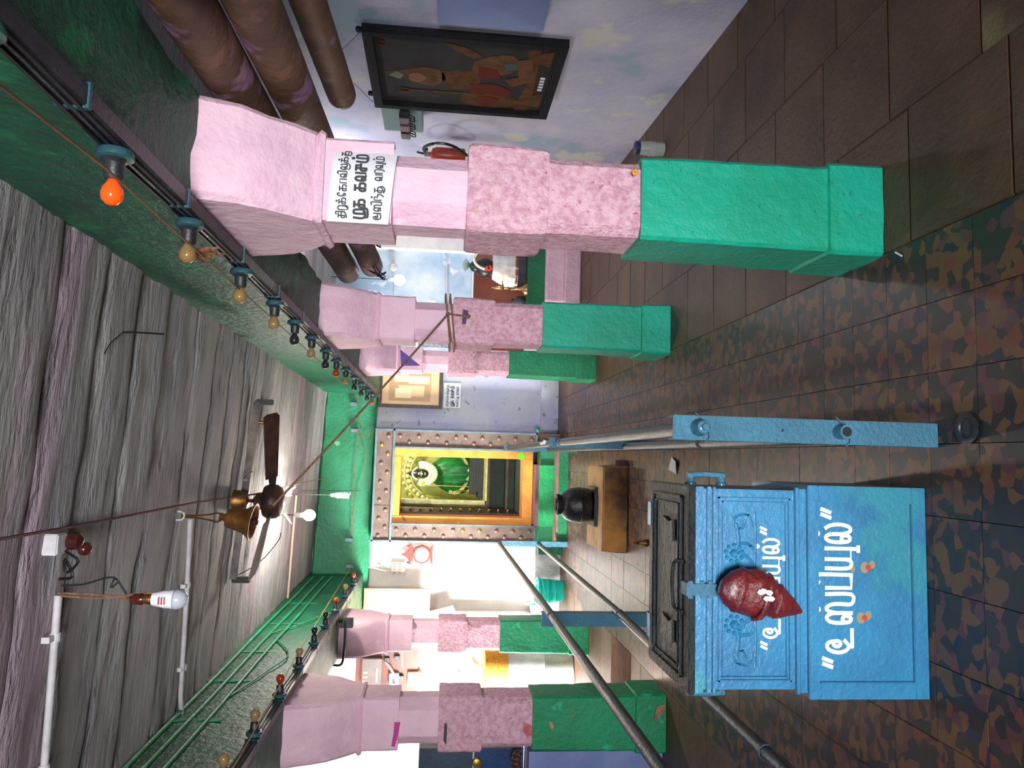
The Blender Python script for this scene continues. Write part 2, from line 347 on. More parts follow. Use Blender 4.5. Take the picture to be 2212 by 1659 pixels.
def lettering(bm, text, org, ux, uz, nrm, hgt, width, r, tilt=0):
    """text: list of (letter, signs); laid from org along ux, uz up, fitted to width"""
    tot = sum(G[g][0]+.28 for g, s in text)-.28; k = width/tot; x = 0
    org = Vector(org); ux = Vector(ux); uz = Vector(uz); nrm = Vector(nrm)
    for g, s in text:
        w, st = G[g]; st = list(st)
        for ch in s: st += MOD[ch](w)
        for p in st:
            q = smooth_pts(p, q=3) if len(p) > 4 else p
            pts = [org+ux*((x+a)*k)+uz*((b+(x+a)*tilt)*hgt)+nrm*.0 for a, b in q]
            ribbon(bm, pts, nrm, r, RC[0]); RC[0] = (RC[0]+1) % 40
        x += w+.28
RC = [0]
def ribbon(bm, pts, nrm, r, k0=0):
    n = len(pts); A = []; pts = [Vector(p)-nrm*(k0*2e-5+i*2e-5) for i, p in enumerate(pts)]
    for i, p in enumerate(pts):
        t = (pts[min(n-1, i+1)]-pts[max(0, i-1)])
        if t.length < 1e-7: t = Vector((1, 0, 0))
        t.normalize(); s = t.cross(nrm).normalized()*r
        e = t*r*.6*(-1 if i == 0 else 1 if i == n-1 else 0)
        A.append((bm.verts.new(p+s+e), bm.verts.new(p-s+e)))
    for a, b in zip(A, A[1:]): bm.faces.new((a[0], a[1], b[1], b[0]))

# ================= STRUCTURE =================
HX0, HX1 = -1.45, .73
fl = thing('floor', (0, 0, 0), '', '', kind='structure')
bm = nb(); box(bm, -4.3, 3.1, -1.6, 10.3, -.08, -.012); obj('screed', bm, M_grout, fl)
cols, rows = 10, 30; tw = (HX1-HX0)/cols; th = .21; Y0 = 1.75
bm = nb(); g = .0012; box(bm, -tw/2+g, tw/2-g, -th/2+g, th/2-g, -.02, 0); tile0 = obj('tile', bm, M_chip, fl, local=True)
first = True
for j in range(rows):
    for i in range(cols):
        o = tile0 if first else tile0.copy()
        if not first: COL.objects.link(o)
        first = False; o.location = (HX0+tw*(i+.5), Y0+th*(j+.5), random.uniform(-.0012, .0006))
bm = nb()
for j in list(range(-15, 0))+list(range(rows, 37)):
    for i in range(cols): x = HX0+tw*(i+.5); y = Y0+th*(j+.5); box(bm, x-tw/2+g, x+tw/2-g, y-th/2+g, y+th/2-g, -.02, 0)
obj('outer_tiles', bm, M_chip, fl, kind='stuff')
bm = nb(); box(bm, -.225, .225, -.218, .218, -.03, 0); slab0 = obj('stone_slab', bm, M_slab, fl, local=True, bevel=.003); first = True
for x0, n in ((HX1, 5), (HX0-.45*6, 6)):
    for i in range(n):
        for j in range(23):
            y = -.4+.44*(j+.5)+(.1 if i % 2 else 0)
            if (x0 < 0 and y > 9.3) or (y < 1 and x0 > 0 and i > 3): continue
            o = slab0 if first else slab0.copy()
            if not first: COL.objects.link(o)
            first = False; o.location = (x0+.45*(i+.5)+.002, y, random.uniform(-.003, .001))
# ceiling slabs laid across the hall
ce = thing('ceiling', (0, 0, 0), '', '', kind='structure')
y = -1.6; k = 0
while y < 9.6:
    w = random.uniform(.28, .46); y2 = min(9.62, y+w)
    bm = nb(); roughplane(bm, -1.7, .95, y+.004, y2-.004, 0, 3.15, 34, 9, .017, ceilz)
    o = obj('ceiling_slab', bm, M_ceil, ce, smooth=True); y = y2; k += 1
for x0, x1, y0, y1 in ((.98, 3.1, -1.6, 10.3), (-4.3, -1.75, -1.6, 5.6)):
    bm = nb(); roughplane(bm, x0, x1, y0, y1, 2.78, 3.15, 8, 30, .02); obj('aisle_roof', bm, M_ceil, ce, smooth=True)
# beams
bm = nb(); column(bm, 0, 0, [(0, .165, .33)]*1+[(11.2, .165, .33)], ch=.015, amp=.006, m=5, dz=.09)
for v in bm.verts: x, yy, z = v.co; v.co = (.885+x, z-1.6, 2.58+yy)
struct('trim_1', bm, M_beam, smooth=True)
bm = nb(); column(bm, 0, 0, [(0, .2, .33), (11.2, .2, .33)], ch=.015, amp=.006, m=5, dz=.09, seed=5)
for v in bm.verts: x, yy, z = v.co; v.co = (-1.65+x, z-1.6, 2.665+yy)
struct('trim_2', bm, M_beam, smooth=True)
bm = nb(); column(bm, 0, 0, [(0, .12, .34), (2.95, .12, .30)], ch=.02, amp=.006, m=6, dz=.09, seed=9)
for v in bm.verts: x, yy, z = v.co; v.co = (-1.85+z, 9.44+x, 2.6+yy-.02*(z-1.5))
struct('trim_3', bm, M_lintel, smooth=True)
# walls
def rx(Y): return 2.41+.08*(Y-4)
bm = nb(); v = []
slabpoly(bm, [(rx(-1.6), -1.6, 0), (rx(10.2), 10.2, 0), (rx(10.2), 10.2, 3.1), (rx(-1.6), -1.6, 3.1)], (1, 0, 0), .2)
struct('wall_right', bm, M_walll)
bm = nb(); box(bm, .07, 1.25, 9.5, 9.8, 0, 3.1); struct('wall_back', bm, M_wallg)
bm = nb(); box(bm, -.83, .07, 9.5, 9.8, 2.03, 3.1); struct('wall_back_top', bm, M_wallw)
bm = nb(); box(bm, -1.9, -.83, 9.5, 9.8, 0, 3.1); struct('wall_back_left', bm, M_wallw)
bm = nb(); box(bm, -4.3, -1.9, 9.3, 9.6, 0, 4.2); struct('wall_back_outer', bm, M_wallw)
bm = nb(); box(bm, 1.25, 3.1, 8.9, 9.2, 0, 3.1); box(bm, 1.2, 1.25, 8.9, 9.8, 0, 3.1); struct('wall_aisle_end', bm, M_wallb)
bm = nb(); box(bm, 2.43, 2.9, 8.78, 8.9, .7, 3.0); struct('trim_4', bm, M_wallw)
bm = nb()
box(bm, -4.3, -4.15, -1.6, 5.3, 0, 4.2); box(bm, -4.3, -4.15, 8.5, 9.6, 0, 4.2); box(bm, -4.3, -4.15, 5.3, 8.5, 3.1, 4.2); box(bm, -4.3, -4.15, 5.3, 8.5, 0, .5)
struct('wall_left', bm, M_wallw)
bm = nb(); box(bm, -4.3, -1.2, -1.75, -1.6, 0, 3.1); box(bm, 1.2, 3.1, -1.75, -1.6, 0, 3.1); box(bm, -1.2, 1.2, -1.75, -1.6, 2.6, 3.1); struct('wall_front', bm, M_wallw)
bm = nb(); box(bm, -1.9, -1.05, 9.02, 9.5, 0, .3); struct('baseboard_back', bm, mat('worn_grey_plaster', (176, 176, 172), (140, 138, 138), 6, .8, .5, 30))
bm = nb(); box(bm, .35, 1.2, 9.42, 9.5, 0, .22); struct('baseboard_back_right', bm, M_wallg)
bm = nb(); box(bm, -1.84-1.5, -1.84, 4.88, 5.14, 0, .86); struct('wall_parapet', bm, mat('periwinkle_wash', (128, 140, 190), (110, 124, 176), 3, .8, .4, 20, spots=(150, 160, 180), spot_scale=3))

# ================= PILLARS =================
PL = []
def pillar(cx, cy, label, top, seed, wx=.15, worn=M_pinkw):
    t = thing('pillar', (cx, cy, 0), label, 'pillar')
    bm = nb(); column(bm, cx, cy, [(0, wx+.012, .158), (.19, wx+.010, .156), (.195, wx, .146), (.85, wx-.006, .142)], ch=.012, amp=.004, seed=seed); obj('green_base', bm, M_teal if cx > 0 and cy < 5.5 else M_green, t, smooth=True, label='lower part painted green')
    bm = nb(); column(bm, cx, cy, [(.85, wx-.02, .128), (1.165, wx-.02, .128)], ch=.03, amp=.005, seed=seed+1); obj('lower_block', bm, worn, t, smooth=True, label='worn pink block with cut corners')
    bm = nb(); column(bm, cx, cy, [(1.165, wx-.008, .144), (1.175, wx-.002, .148), (1.425, wx-.002, .148), (1.435, wx-.008, .144)], ch=.012, amp=.005, seed=seed+2); obj('middle_block', bm, worn, t, smooth=True)
    bm = nb(); column(bm, cx, cy, [(1.435, wx-.03, .122), (1.68, wx-.03, .122)], ch=.062, amp=.003, seed=seed+3); obj('eight_sided_shaft', bm, M_pink, t, smooth=True)
    bm = nb(); column(bm, cx, cy, [(1.68, wx-.012, .142), (1.9, wx-.012, .142)], ch=.012, amp=.004, seed=seed+4); obj('upper_block', bm, M_pink, t, smooth=True)
    bm = nb(); column(bm, cx, cy, [(1.9, wx-.0, .155), (1.915, wx+.006, .165), (1.93, wx-.004, .155)], ch=.015, amp=.003, seed=seed+5, dz=.02); obj('neck_moulding', bm, M_pink, t, smooth=True)
    hh = top-1.93
    bm = nb(); column(bm, cx, cy, [(1.93, wx-.004, .16), (1.93+.18*hh, wx, .215), (1.93+.4*hh, wx+.002, .27), (1.93+.62*hh, wx+.004, .31), (1.93+.85*hh, wx+.006, .335), (top, wx+.008, .35)], ch=.02, amp=.006, seed=seed+6); obj('bracket_capital', bm, M_pink, t, smooth=True)
    return t
p1 = pillar(.885, 2.545, 'nearest pink and green stone pillar, a printed notice stuck below its bracket capital', 2.252, 11)
p2 = pillar(.87, 4.94, 'pink and green stone pillar with a rope tied round its shaft, second along the right row', 2.252, 31, .155)
p3 = pillar(.905, 7.29, 'farthest pillar of the right row, pink and green, bearing a purple paper triangle', 2.252, 51, .13)
p4 = pillar(-1.655, 4.97, 'large pink and green pillar of the left row beside the blue cupboard', 2.34, 71, .17)
p5 = pillar(-1.70, 7.43, 'farther pink and green pillar of the left row, beyond the mid barrier post', 2.34, 91, .155)
bm = nb(); P = [pY(865, 755, 7.12), pY(866, 790, 7.12), pY(908, 790, 7.12)]; slabpoly(bm, P, (0, -1, 0), .004)
one('pennant', bm, M_purple, 'small purple paper triangle on the farthest right pillar', 'pennant')

def stain(par, P, Y, m, name='paint_stain'):
    bm = nb(); slabpoly(bm, [pY(a, b, Y) for a, b in P], (0, 1, 0), .006); obj(name, bm, m, par)
M_st1 = mat('grey_green_stain', (168, 172, 160), (150, 156, 146), 20, .8); M_st2 = mat('magenta_stain', (200, 60, 150), (176, 70, 130), 20, .8); M_st3 = mat('bare_tan_plaster', (176, 140, 110), (120, 90, 70), 14, .85, .6, 40)
stain(p4, [(762, 1553), (768, 1556), (772, 1575), (770, 1612), (761, 1608), (764, 1580)], 4.822, M_st1)
stain(p4, [(852, 1560), (864, 1562), (860, 1590), (852, 1614), (845, 1612), (850, 1585)], 4.822, M_st2)
stain(p4, [(960, 1562), (966, 1565), (964, 1610), (958, 1600)], 4.815, M_ink)
stain(p4, [(1131, 1560), (1146, 1566), (1156, 1572), (1152, 1588), (1138, 1592), (1130, 1580)], 4.838, mat('rust_pink_stain', (198, 110, 116), (176, 90, 96), 20, .8))
stain(p4, [(1420, 1524), (1436, 1522), (1437, 1536), (1424, 1548), (1416, 1562), (1413, 1550)], 4.805, M_st3, 'broken_plaster')
stain(p4, [(1186, 1558), (1193, 1560), (1197, 1572), (1190, 1576)], 4.822, M_st3)
stain(p4, [(1235, 1541), (1241, 1542), (1240, 1547), (1235, 1546)], 4.822, M_st3)
# ================= NOTICES =================
L1 = [('tha', 'i'), ('ra', 'w'), ('ka', 'd'), ('ee', ''), ('ka', ''), ('aa', ''), ('va', 'i'), ('la', 'w'), ('ka', 'd'), ('ka', 'w')]
L2 = [('ma', 'y'), ('ka', ''), (' ', ''), ('ka', ''), ('va', ''), ('cha', ''), ('ma', 'd')]
L3 = [('a', ''), ('nna', 'i'), ('na', 'd'), ('tha', 'w'), (' ', ''), ('va', ''), ('ra', ''), ('va', 'p'), ('ma', 'd')]
def notice(x0, x1, z0, z1, Y, curl, label, rz=0):
    t = thing('notice', (x0, Y, z0), label, 'notice'); w = x1-x0; h = z1-z0; n = 14
    bm = nb(); R = []
    for i in range(n+1):
        u = i/n; yy = Y+curl*max(0, (u-.55)/.45)**2
        R.append([bm.verts.new((x0+w*u, yy+d, z)) for d, z in ((0, z0-.02*u*(1 if curl else 0)), (0, z1-.012*u*(1 if curl else 0)), (.0012, z1-.012*u*(1 if curl else 0)), (.0012, z0-.02*u*(1 if curl else 0)))])
    for a, b in zip(R, R[1:]):
        for k in range(4): bm.faces.new((a[k], a[(k+1) % 4], b[(k+1) % 4], b[k]))
    obj('sheet', bm, M_paper, t, smooth=True)
    bm = nb(); yy = Y-.0015; s = h/.215
    lettering(bm, L1, (x0+w*.05, yy, z1-.29*h), (1, 0, 0), (0, 0, 1), (0, 1, 0), .105*h, w*.86, .0023*s)
    lettering(bm, L2, (x0+w*.06, yy, z1-.60*h), (1, 0, 0), (0, 0, 1), (0, 1, 0), .165*h, w*.80, .0043*s)
    lettering(bm, L3, (x0+w*.05, yy, z1-.87*h), (1, 0, 0), (0, 0, 1), (0, 1, 0), .115*h, w*.80, .0023*s)
    if curl:
        for v in bm.verts:
            u = (v.co.x-x0)/w; v.co.y += curl*max(0, (u-.55)/.45)**2
    obj('lettering', bm, M_ink, t)
a = pY(704, 478, 2.375); b = pY(846, 318, 2.375)
notice(a.x, b.x+.012, b.z-.0, a.z-.002, 2.372, .05, 'large white Tamil notice curling off the nearest pillar')
a = pY(957, 880, 9.48); b = pY(996, 828, 9.48)
notice(a.x, b.x, b.z, a.z, 9.485, 0, 'small white Tamil notice on the back wall under the dark framed picture')

# ================= OFFERING BOX =================
hx0, hx1, hy0, hy1 = -.69, -.06, 2.20, 2.62
hb = thing('offering_box', ((hx0+hx1)/2, (hy0+hy1)/2, 0), 'large blue steel temple offering box with white Tamil lettering and dark hinged lid', 'offering box')
cxh = (hx0+hx1)/2
bm = nb(); box(bm, hx0, hx1, hy0+.012, hy1, 0, .376)
obj('lower_case', bm, M_blue, hb, bevel=.004)
bm = nb()
for q in ((hx0, hx1, 0, .045), (hx0, hx1, .345, .378), (hx0, hx0+.05, .045, .345), (hx1-.05, hx1, .045, .345)): box(bm, q[0], q[1], hy0, hy0+.014, q[2], q[3])
obj('front_frame', bm, M_blue, hb, bevel=.002)
bm = nb(); ux0, ux1 = hx0+.016, hx1-.012; uy0 = hy0+.012
box(bm, ux0+.006, ux1-.006, uy0+.012, hy1-.01, .378, .715)
obj('upper_case', bm, M_blue, hb, bevel=.003)
bm = nb(); box(bm, ux0, ux1, uy0, uy0+.014, .378, .40); box(bm, ux0, ux1, uy0-.004, hy1, .70, .725)
box(bm, ux0-.004, ux1+.004, uy0-.003, uy0+.014, .402, .412); box(bm, ux0, ux1, uy0-.001, uy0+.014, .676, .688); box(bm, ux0, ux1, uy0-.001, uy0+.014, .662, .670)
for a_, b_, c_, d_ in ((ux0+.03, ux1-.03, .425, .431), (ux0+.03, ux1-.03, .645, .651), (ux0+.03, ux0+.036, .425, .651), (ux1-.036, ux1-.03, .425, .651), (ux0+.042, ux1-.042, .437, .441), (ux0+.042, ux1-.042, .635, .639), (ux0+.042, ux0+.046, .437, .639), (ux1-.046, ux1-.042, .437, .639)):
    box(bm, a_, b_, uy0+.004, uy0+.014, c_, d_)
obj('panel_moulding', bm, M_blue, hb, bevel=.0012)
bm = nb(); box(bm, ux0-.004, ux1+.004, uy0-.006, hy1+.004, .726, .748); lid = obj('lid', bm, M_lid, hb, bevel=.004, label='dark worn hinged lid')
bm = nb()
for a_, b_, c_, d_ in ((ux0+.03, ux1-.03, uy0+.05, uy0+.058), (ux0+.03, ux1-.03, hy1-.06, hy1-.052), (ux0+.03, ux0+.038, uy0+.05, hy1-.052), (ux1-.038, ux1-.03, uy0+.05, hy1-.052), (ux0+.055, ux1-.055, uy0+.075, uy0+.08), (ux0+.055, ux1-.055, hy1-.085, hy1-.08), (ux0+.055, ux0+.06, uy0+.075, hy1-.08), (ux1-.06, ux1-.055, uy0+.075, hy1-.08)):
    box(bm, a_, b_, c_, d_, .748, .755)
obj('lid_moulding', bm, M_lid, lid, bevel=.0015)
for xx in (cxh-.15, cxh+.16):
    bm = nb(); slabpoly(bm, [(xx-.035, 2.33, .749), (xx+.035, 2.33, .749), (xx+.026, 2.37, .749), (xx+.04, 2.44, .749), (xx-.03, 2.45, .749), (xx-.024, 2.38, .749)], (0, 0, 1), .008); obj('cast_emblem', bm, M_lid, lid, bevel=.002)
for xx in (ux0+.1, ux1-.12):
    bm = nb(); tube(bm, [(xx-.03, hy1+.008, .745), (xx+.05, hy1+.008, .745)], .009); box(bm, xx-.03, xx+.05, hy1-.03, hy1+.006, .747, .753); obj('hinge', bm, M_blue, lid)
bm = nb(); xm = cxh-.0; tube(bm, smooth_pts([(xm+.075, 2.25, .752), (xm+.07, 2.29, .762), (xm+.03, 2.30, .766), (xm-.03, 2.30, .766), (xm-.07, 2.29, .762), (xm-.075, 2.25, .752)]), .006, 8); obj('lid_handle', bm, M_lid, lid, smooth=True)
bm = nb(); box(bm, xm-.017, xm+.017, uy0-.012, uy0-.006, .645, .752); box(bm, xm-.020, xm+.020, uy0-.012, 2.27, .748, .754); box(bm, xm-.026, xm+.026, uy0-.013, uy0-.005, .70, .712); box(bm, xm-.026, xm+.026, uy0-.013, uy0-.005, .735, .75)
box(bm, xm-.026, xm+.026, uy0-.0125, uy0-.0055, .675, .688); obj('hasp', bm, M_bluepost, hb, bevel=.002, label='blue steel hasp over the front edge')
for sx, hx_ in ((1, hx1), (-1, hx0)):
    bm = nb(); xo = ux1 if sx > 0 else ux0
    for zz in (.70, .60):
        lathe(bm, [(.018, 0), (.018, .008), (.012, .012), (.010, .03)] if sx > 0 else [(.010, -.03), (.012, -.012), (.018, -.008), (.018, 0)], (xo, 2.33, zz), 'X', 12)
    tube(bm, [(xo+sx*.032, 2.33, .71), (xo+sx*.036, 2.33, .65), (xo+sx*.032, 2.33, .59)], .010, 10); obj('side_handle', bm, M_bluepost, hb, smooth=True)
# lion reliefs
for s in (1, -1):
    bm = nb(); zc = .565; yy = uy0+.012; xo = cxh+s*.145
    def tb(p, r): tube(bm, [(xo+s*a, yy, zc+b) for a, b in smooth_pts(p, q=3)], r, 6)
    tb([(-.085, -.028), (0, -.031), (.085, -.028)], .005)
    tb([(.04, -.02), (.075, -.01), (.07, .03), (.045, .035), (.035, .01), (.06, 0)], .0045)
    tb([(.05, .03), (.0, .022), (-.03, .03)], .007); tb([(-.01, .02), (-.012, -.01), (-.03, -.026)], .006); tb([(-.035, .02), (-.05, -.005), (-.07, -.025)], .006)
    for k in range(9):
        a_ = k*2*math.pi/9; ball(bm, (xo+s*(-.04+.024*math.cos(a_)), yy, zc+.035+.026*math.sin(a_)), .008, sub=1)
    ball(bm, (xo-s*.04, yy, zc+.035), .016, sub=1)
    obj('lion_relief', bm, M_blue, hb, smooth=True, label='raised lion figure facing the middle')
UND = [('q', ''), ('u', ''), ('nna', 'd'), ('ta', 'i'), ('ya', 'p'), ('la', 'd'), ('q', '')]
bm = nb(); a = pY(1838, 1442, hy0+.011); b = pY(1838, 1100, hy0+.011)
lettering(bm, UND, (a.x, hy0+.0108, .238), (1, 0, 0), (0, 0, 1), (0, 1, 0), .080, b.x-a.x, .0058); obj('lower_lettering', bm, M_inkw, hb, label='bold white hand painted Tamil word')
bm = nb(); lettering(bm, UND, (cxh-.175, uy0+.0108, .46), (1, 0, 0), (0, 0, 1), (0, 1, 0), .05, .36, .004); obj('upper_lettering', bm, M_inkw, hb, label='smaller white painted Tamil word behind the red bag')
M_kum = mat('vermilion_smear', (196, 48, 44), None, rough=.8); M_turm = mat('turmeric_smear', (150, 128, 96), (120, 130, 110), 20, .8)
for (px, py) in ((1876, 1226), (1868, 1335)):
    c = pY(px, py, hy0+.01); bm = nb()
    slabpoly(bm, [(c.x+.0085*(1+.2*math.sin(3*k))*math.cos(k*.6283), hy0+.0104, c.z+.0085*math.sin(k*.6283)) for k in range(10)], (0, -1, 0), .0008); obj('vermilion_dot', bm, M_kum, hb)
    for dx, dz, rr in ((0, .012, .018), (.008, -.012, .014), (-.006, .05, .010)):
        bm = nb(); slabpoly(bm, [(c.x+dx+rr*(1+.3*noise.noise(Vector((k, dx*90, px))))*math.cos(k*.6283), hy0+.0112, c.z+dz+rr*.8*math.sin(k*.6283)) for k in range(10)], (0, -1, 0), .0003); obj('turmeric_smudge', bm, M_turm, hb)
# red bag on the lock
bm = nb(); c = pY(1625, 1280, 2.15); N1, N2 = 22, 40; R = []
A = pY(1556, 1268, 2.16); B = pY(1733, 1322, 2.17); ax = (B-A); sd = Vector((ax.z, 0, -ax.x)).normalized()
prof = [(0, .030), (.08, .062), (.18, .078), (.3, .086), (.4, .088), (.5, .082), (.58, .072), (.68, .066), (.78, .05), (.9, .028), (.98, .01), (1, .004)]
for i in range(56):
    t = i/55; rr = next((p[1]+(q[1]-p[1])*(t-p[0])/(q[0]-p[0]) for p, q in zip(prof, prof[1:]) if p[0] <= t <= q[0]), .01)*.76
    cc = A+ax*t+sd*(-.012*math.sin(t*math.pi)); ring = []
    for k in range(N2):
        an = 2*math.pi*k/N2; v_ = Vector((math.cos(an)*1.5, math.sin(an)*1.5, t*6)); w = 1+.12*noise.noise(v_)+.09*abs(noise.noise(v_*2.3))+.05*noise.noise(v_*5)+(.10 if .17 < t < .22 else 0)+(.16 if .50 < t < .56 and math.sin(an) < .3 else 0)-(.08 if .56 < t < .66 else 0)
        ring.append(bm.verts.new(cc+sd*rr*w*math.cos(an)+Vector((0, 1, 0))*rr*.62*w*math.sin(an)))
    R.append(ring)
for a, b in zip(R, R[1:]):
    for k in range(N2): bm.faces.new((a[k], a[(k+1) % N2], b[(k+1) % N2], b[k]))
bm.faces.new(R[0][::-1]); bm.faces.new(R[-1])
t = thing('cloth_bag', A, 'crumpled dark red bag wrapped round the lock on the front of the blue box', 'bag')
obj('wrap', bm, M_cloth, t, smooth=2)
bm = nb(); cc = A+ax*.45
tube(bm, [cc+sd*(.062*math.cos(a_*.5236))+Vector((0, 1, 0))*(-.048*abs(math.sin(a_*.5236)))+ax*(.03*math.sin(a_*.5236)) for a_ in range(0, 7)], .006, 6); obj('twisted_fold', bm, M_cloth, t, smooth=True)
bm = nb(); cc = A+ax*.47+Vector((.02, -.052, 0))
for k in range(5): ball(bm, cc+Vector((random.uniform(-.012, .012), random.uniform(-.004, .004), random.uniform(-.02, .02))), .009, (1, .5, 1.3), 1)
obj('white_knot', bm, M_paper, t, smooth=True, label='white scrap of cloth tucked in the fold')

# ================= BARRIER =================
def post(x, y, h, w, label, dep=.012, holes=False, bolts=True, d2=.05):
    t = thing('barrier_post', (x, y, 0), label, 'barrier post')
    bm = nb(); box(bm, x-w/2, x+w/2, y, y+dep, 0, h)
    box(bm, x-w/2, x-w/2+.006, y+dep, y+dep+d2, 0, h); box(bm, x+w/2-.006, x+w/2, y+dep, y+dep+d2, 0, h)
    obj('channel', bm, M_bluepost, t, bevel=.002)
    return t
ZR1, ZR2 = .745, .315
XR, XL = .101, -.93
t = post(XR, 2.13, .82, .072, 'near blue barrier post to the right of the offering box, two pipe ends bolted through')
for zz, hollow in ((ZR1, 0), (ZR2, 1)):
    bm = nb(); lathe(bm, [(.021, -.045), (.021, 0)] if hollow else [(.012, -.05), (.019, -.046), (.023, -.03), (.021, -.012), (.026, -.004), (.026, 0)], (XR, 2.13, zz), 'Y', 16); ob = obj('pipe_end', bm, M_bluepost, t, smooth=True, label='hollow pipe end' if hollow else 'pipe end closed by a cap nut')
    if hollow:
        bm = nb(); lathe(bm, [(.0145, -.0005), (.0145, 0)], (XR, 2.085, zz), 'Y', 16); obj('bore', bm, M_black, ob)
    else:
        bm = nb(); lathe(bm, [(.010, -.062), (.010, -.05)], (XR, 2.13, zz), 'Y', 6); obj('bolt_head', bm, M_bluepost, ob)
    bm = nb(); tube(bm, [(XR-.04, 2.126, zz-.02), (XR-.03, 2.12, zz-.03), (XR, 2.118, zz-.028), (XR+.04, 2.12, zz+.01), (XR+.045, 2.126, zz+.012)], .0018, 6); obj('binding_wire', bm, M_bluepost, t)
bm = nb(); lathe(bm, [(.004, -.001), (.004, 0)], (XR, 2.129, .49), 'Y', 8); obj('screw_hole', bm, M_black, t)
post(XR-.0, 4.72, .80, .062, 'middle blue barrier post of the right hand rail, seen end on behind the near post')
post(XR+.0, 8.05, .80, .062, 'farthest post of the right hand rail, against the panelled doorway')
post(XL-.07, 4.74, .82, .085, 'blue barrier post of the left rail rising just above the offering box lid')
post(XL-.04, 8.55, .78, .062, 'farthest post of the left hand rail, standing left of the doorway')
def rail(p, q, r, label, band=None):
    t = thing('handrail', p, label, 'handrail'); bm = nb(); tube(bm, sag(p, q, .006, 10), r, 14); obj('pipe', bm, M_pipe, t, smooth=True)
    if band:
        for bb in band:
            c = Vector(p).lerp(Vector(q), bb); d = (Vector(q)-Vector(p)).normalized(); bm = nb(); tube(bm, [c-d*.012, c+d*.012], r*1.18, 14); obj('collar', bm, M_pipe, t, smooth=True)
rail((XR, 2.15, ZR1), (XR, 8.03, ZR1), .0225, 'upper dark steel pipe rail on the right side of the barrier', (.42,))
rail((XR-.012, 2.15, ZR2), (XR-.012, 8.03, ZR2), .0225, 'lower dark steel pipe rail on the right side of the barrier', (.2,))
def at_X(x, y, X): return pX(x, y, X)
q1 = (XL-.04, 8.54, .775); q2 = (XL-.04, 8.54, .33)
m1 = pY(1180, 1313, 4.74); m2 = pY(1330, 1318, 4.74)
for m_, q_, e, lab, z_ in ((m1, q1, pX(1425, 1659, m1.x-.0), 'upper', 0), (m2, q2, pX(1690, 1659, m2.x), 'lower', 1)):
    m_ = Vector((m_.x, 4.74, m_.z)); far = Vector((q_[0], q_[1], q_[2]))
    d = (e-m_).normalized(); near = m_+(e-m_)*((1.2-4.74)/(e.y-4.74))
    t = thing('handrail', near, lab+' dark steel pipe rail on the left side of the barrier', 'handrail')
    bm = nb(); tube(bm, [near, near.lerp(m_, .5), m_, m_.lerp(far, .5), far], .0235, 14); obj('pipe', bm, M_pipe, t, smooth=True)
    for f_ in ((.36, .97) if z_ else (.94,)):
        c = near.lerp(m_, f_); bm = nb(); tube(bm, [c-d*.014, c+d*.014], .028, 14); obj('collar', bm, M_pipe, t, smooth=True)
bm = nb(); c = pY(1172, 957, 4.7)
for k in range(4): ball(bm, c+Vector((random.uniform(-.01, .01), -.02, random.uniform(-.02, .02))), .011, (1, .7, 1.2), 1)
one('cloth_knot', bm, M_paper, 'tiny white rag knotted on the middle post of the right hand rail', 'rag')

# ================= STONE BLOCK AND POT =================
a = pZ(1357, 1008); b = pZ(1353, 1195); sb = thing('stone_plinth', ((a.x+b.x)/2, 5.95, 0), 'yellowish stone block with turmeric stains standing in the barrier aisle', 'plinth')
bm = nb(); column(bm, (a.x+b.x)/2, 6.18, [(0, (a.x-b.x)/2, .31), (.195, (a.x-b.x)/2-.005, .30)], ch=.012, amp=.005, m=8); obj('block', bm, M_stoney, sb, smooth=True)
bm = nb(); box(bm, b.x+.012, a.x-.012, 5.862, 5.874, .008, .185); obj('stained_face', bm, M_stonef, sb, label='front face smeared orange yellow and dark')
bm = nb(); box(bm, a.x+.005, a.x+.05, 5.9, 6.1, 0, .09); one('brick', bm, M_maroon, 'dark brick lying against the right end of the yellow stone block', 'brick', bevel=.004)
c = pY(1280, 1090, 6.2); pt = thing('iron_pot', (c.x, 6.2, .195), 'round black iron pot on a square foot standing on the yellow stone block', 'pot')
bm = nb(); box(bm, c.x-.17, c.x+.15, 6.05, 6.37, .196, .222); obj('square_foot', bm, M_pot, pt, bevel=.004)
bm = nb(); lathe(bm, [(.10, .222), (.135, .235), (.14, .262), (.142, .30), (.148, .315), (.146, .33), (.138, .39), (.12, .435), (.09, .463), (.078, .47), (.084, .485), (.088, .51), (.082, .515), (.06, .505), (.05, .47)], (c.x-.005, 6.2, 0), 'Z', 28); obj('pot_body', bm, M_pot, pt, smooth=True)
bm = nb(); lathe(bm, [(.141, .303), (.152, .315), (.142, .325)], (c.x-.005, 6.2, 0), 'Z', 28); obj('shoulder_ring', bm, M_pot, pt, smooth=True)
c = pZ(1401, 1173); 
bm = nb(); lathe(bm, [(.022, 0), (.027, .012), (.026, .03), (.015, .05), (.012, .075), (.016, .088), (.010, .095), (.004, .118)], (c.x, c.y, 0), 'Z', 14); one('brass_finial', bm, M_brass, 'small turned brown brass handle standing on the floor behind the offering box', 'finial', smooth=True)
c = pZ(1463, 1008); bm = nb(); P = [c+Vector(v) for v in ((-.05, 0, .004), (.03, -.03, .02), (.06, .1, .004), (-.02, .12, .02))]; slabpoly(bm, P, (0, 0, 1), .002); one('paper_scrap', bm, M_paper, 'crumpled scrap of white paper on the floor behind the offering box', 'paper')
c = pZ(1340, 1460)
bm = nb(); g_ = []
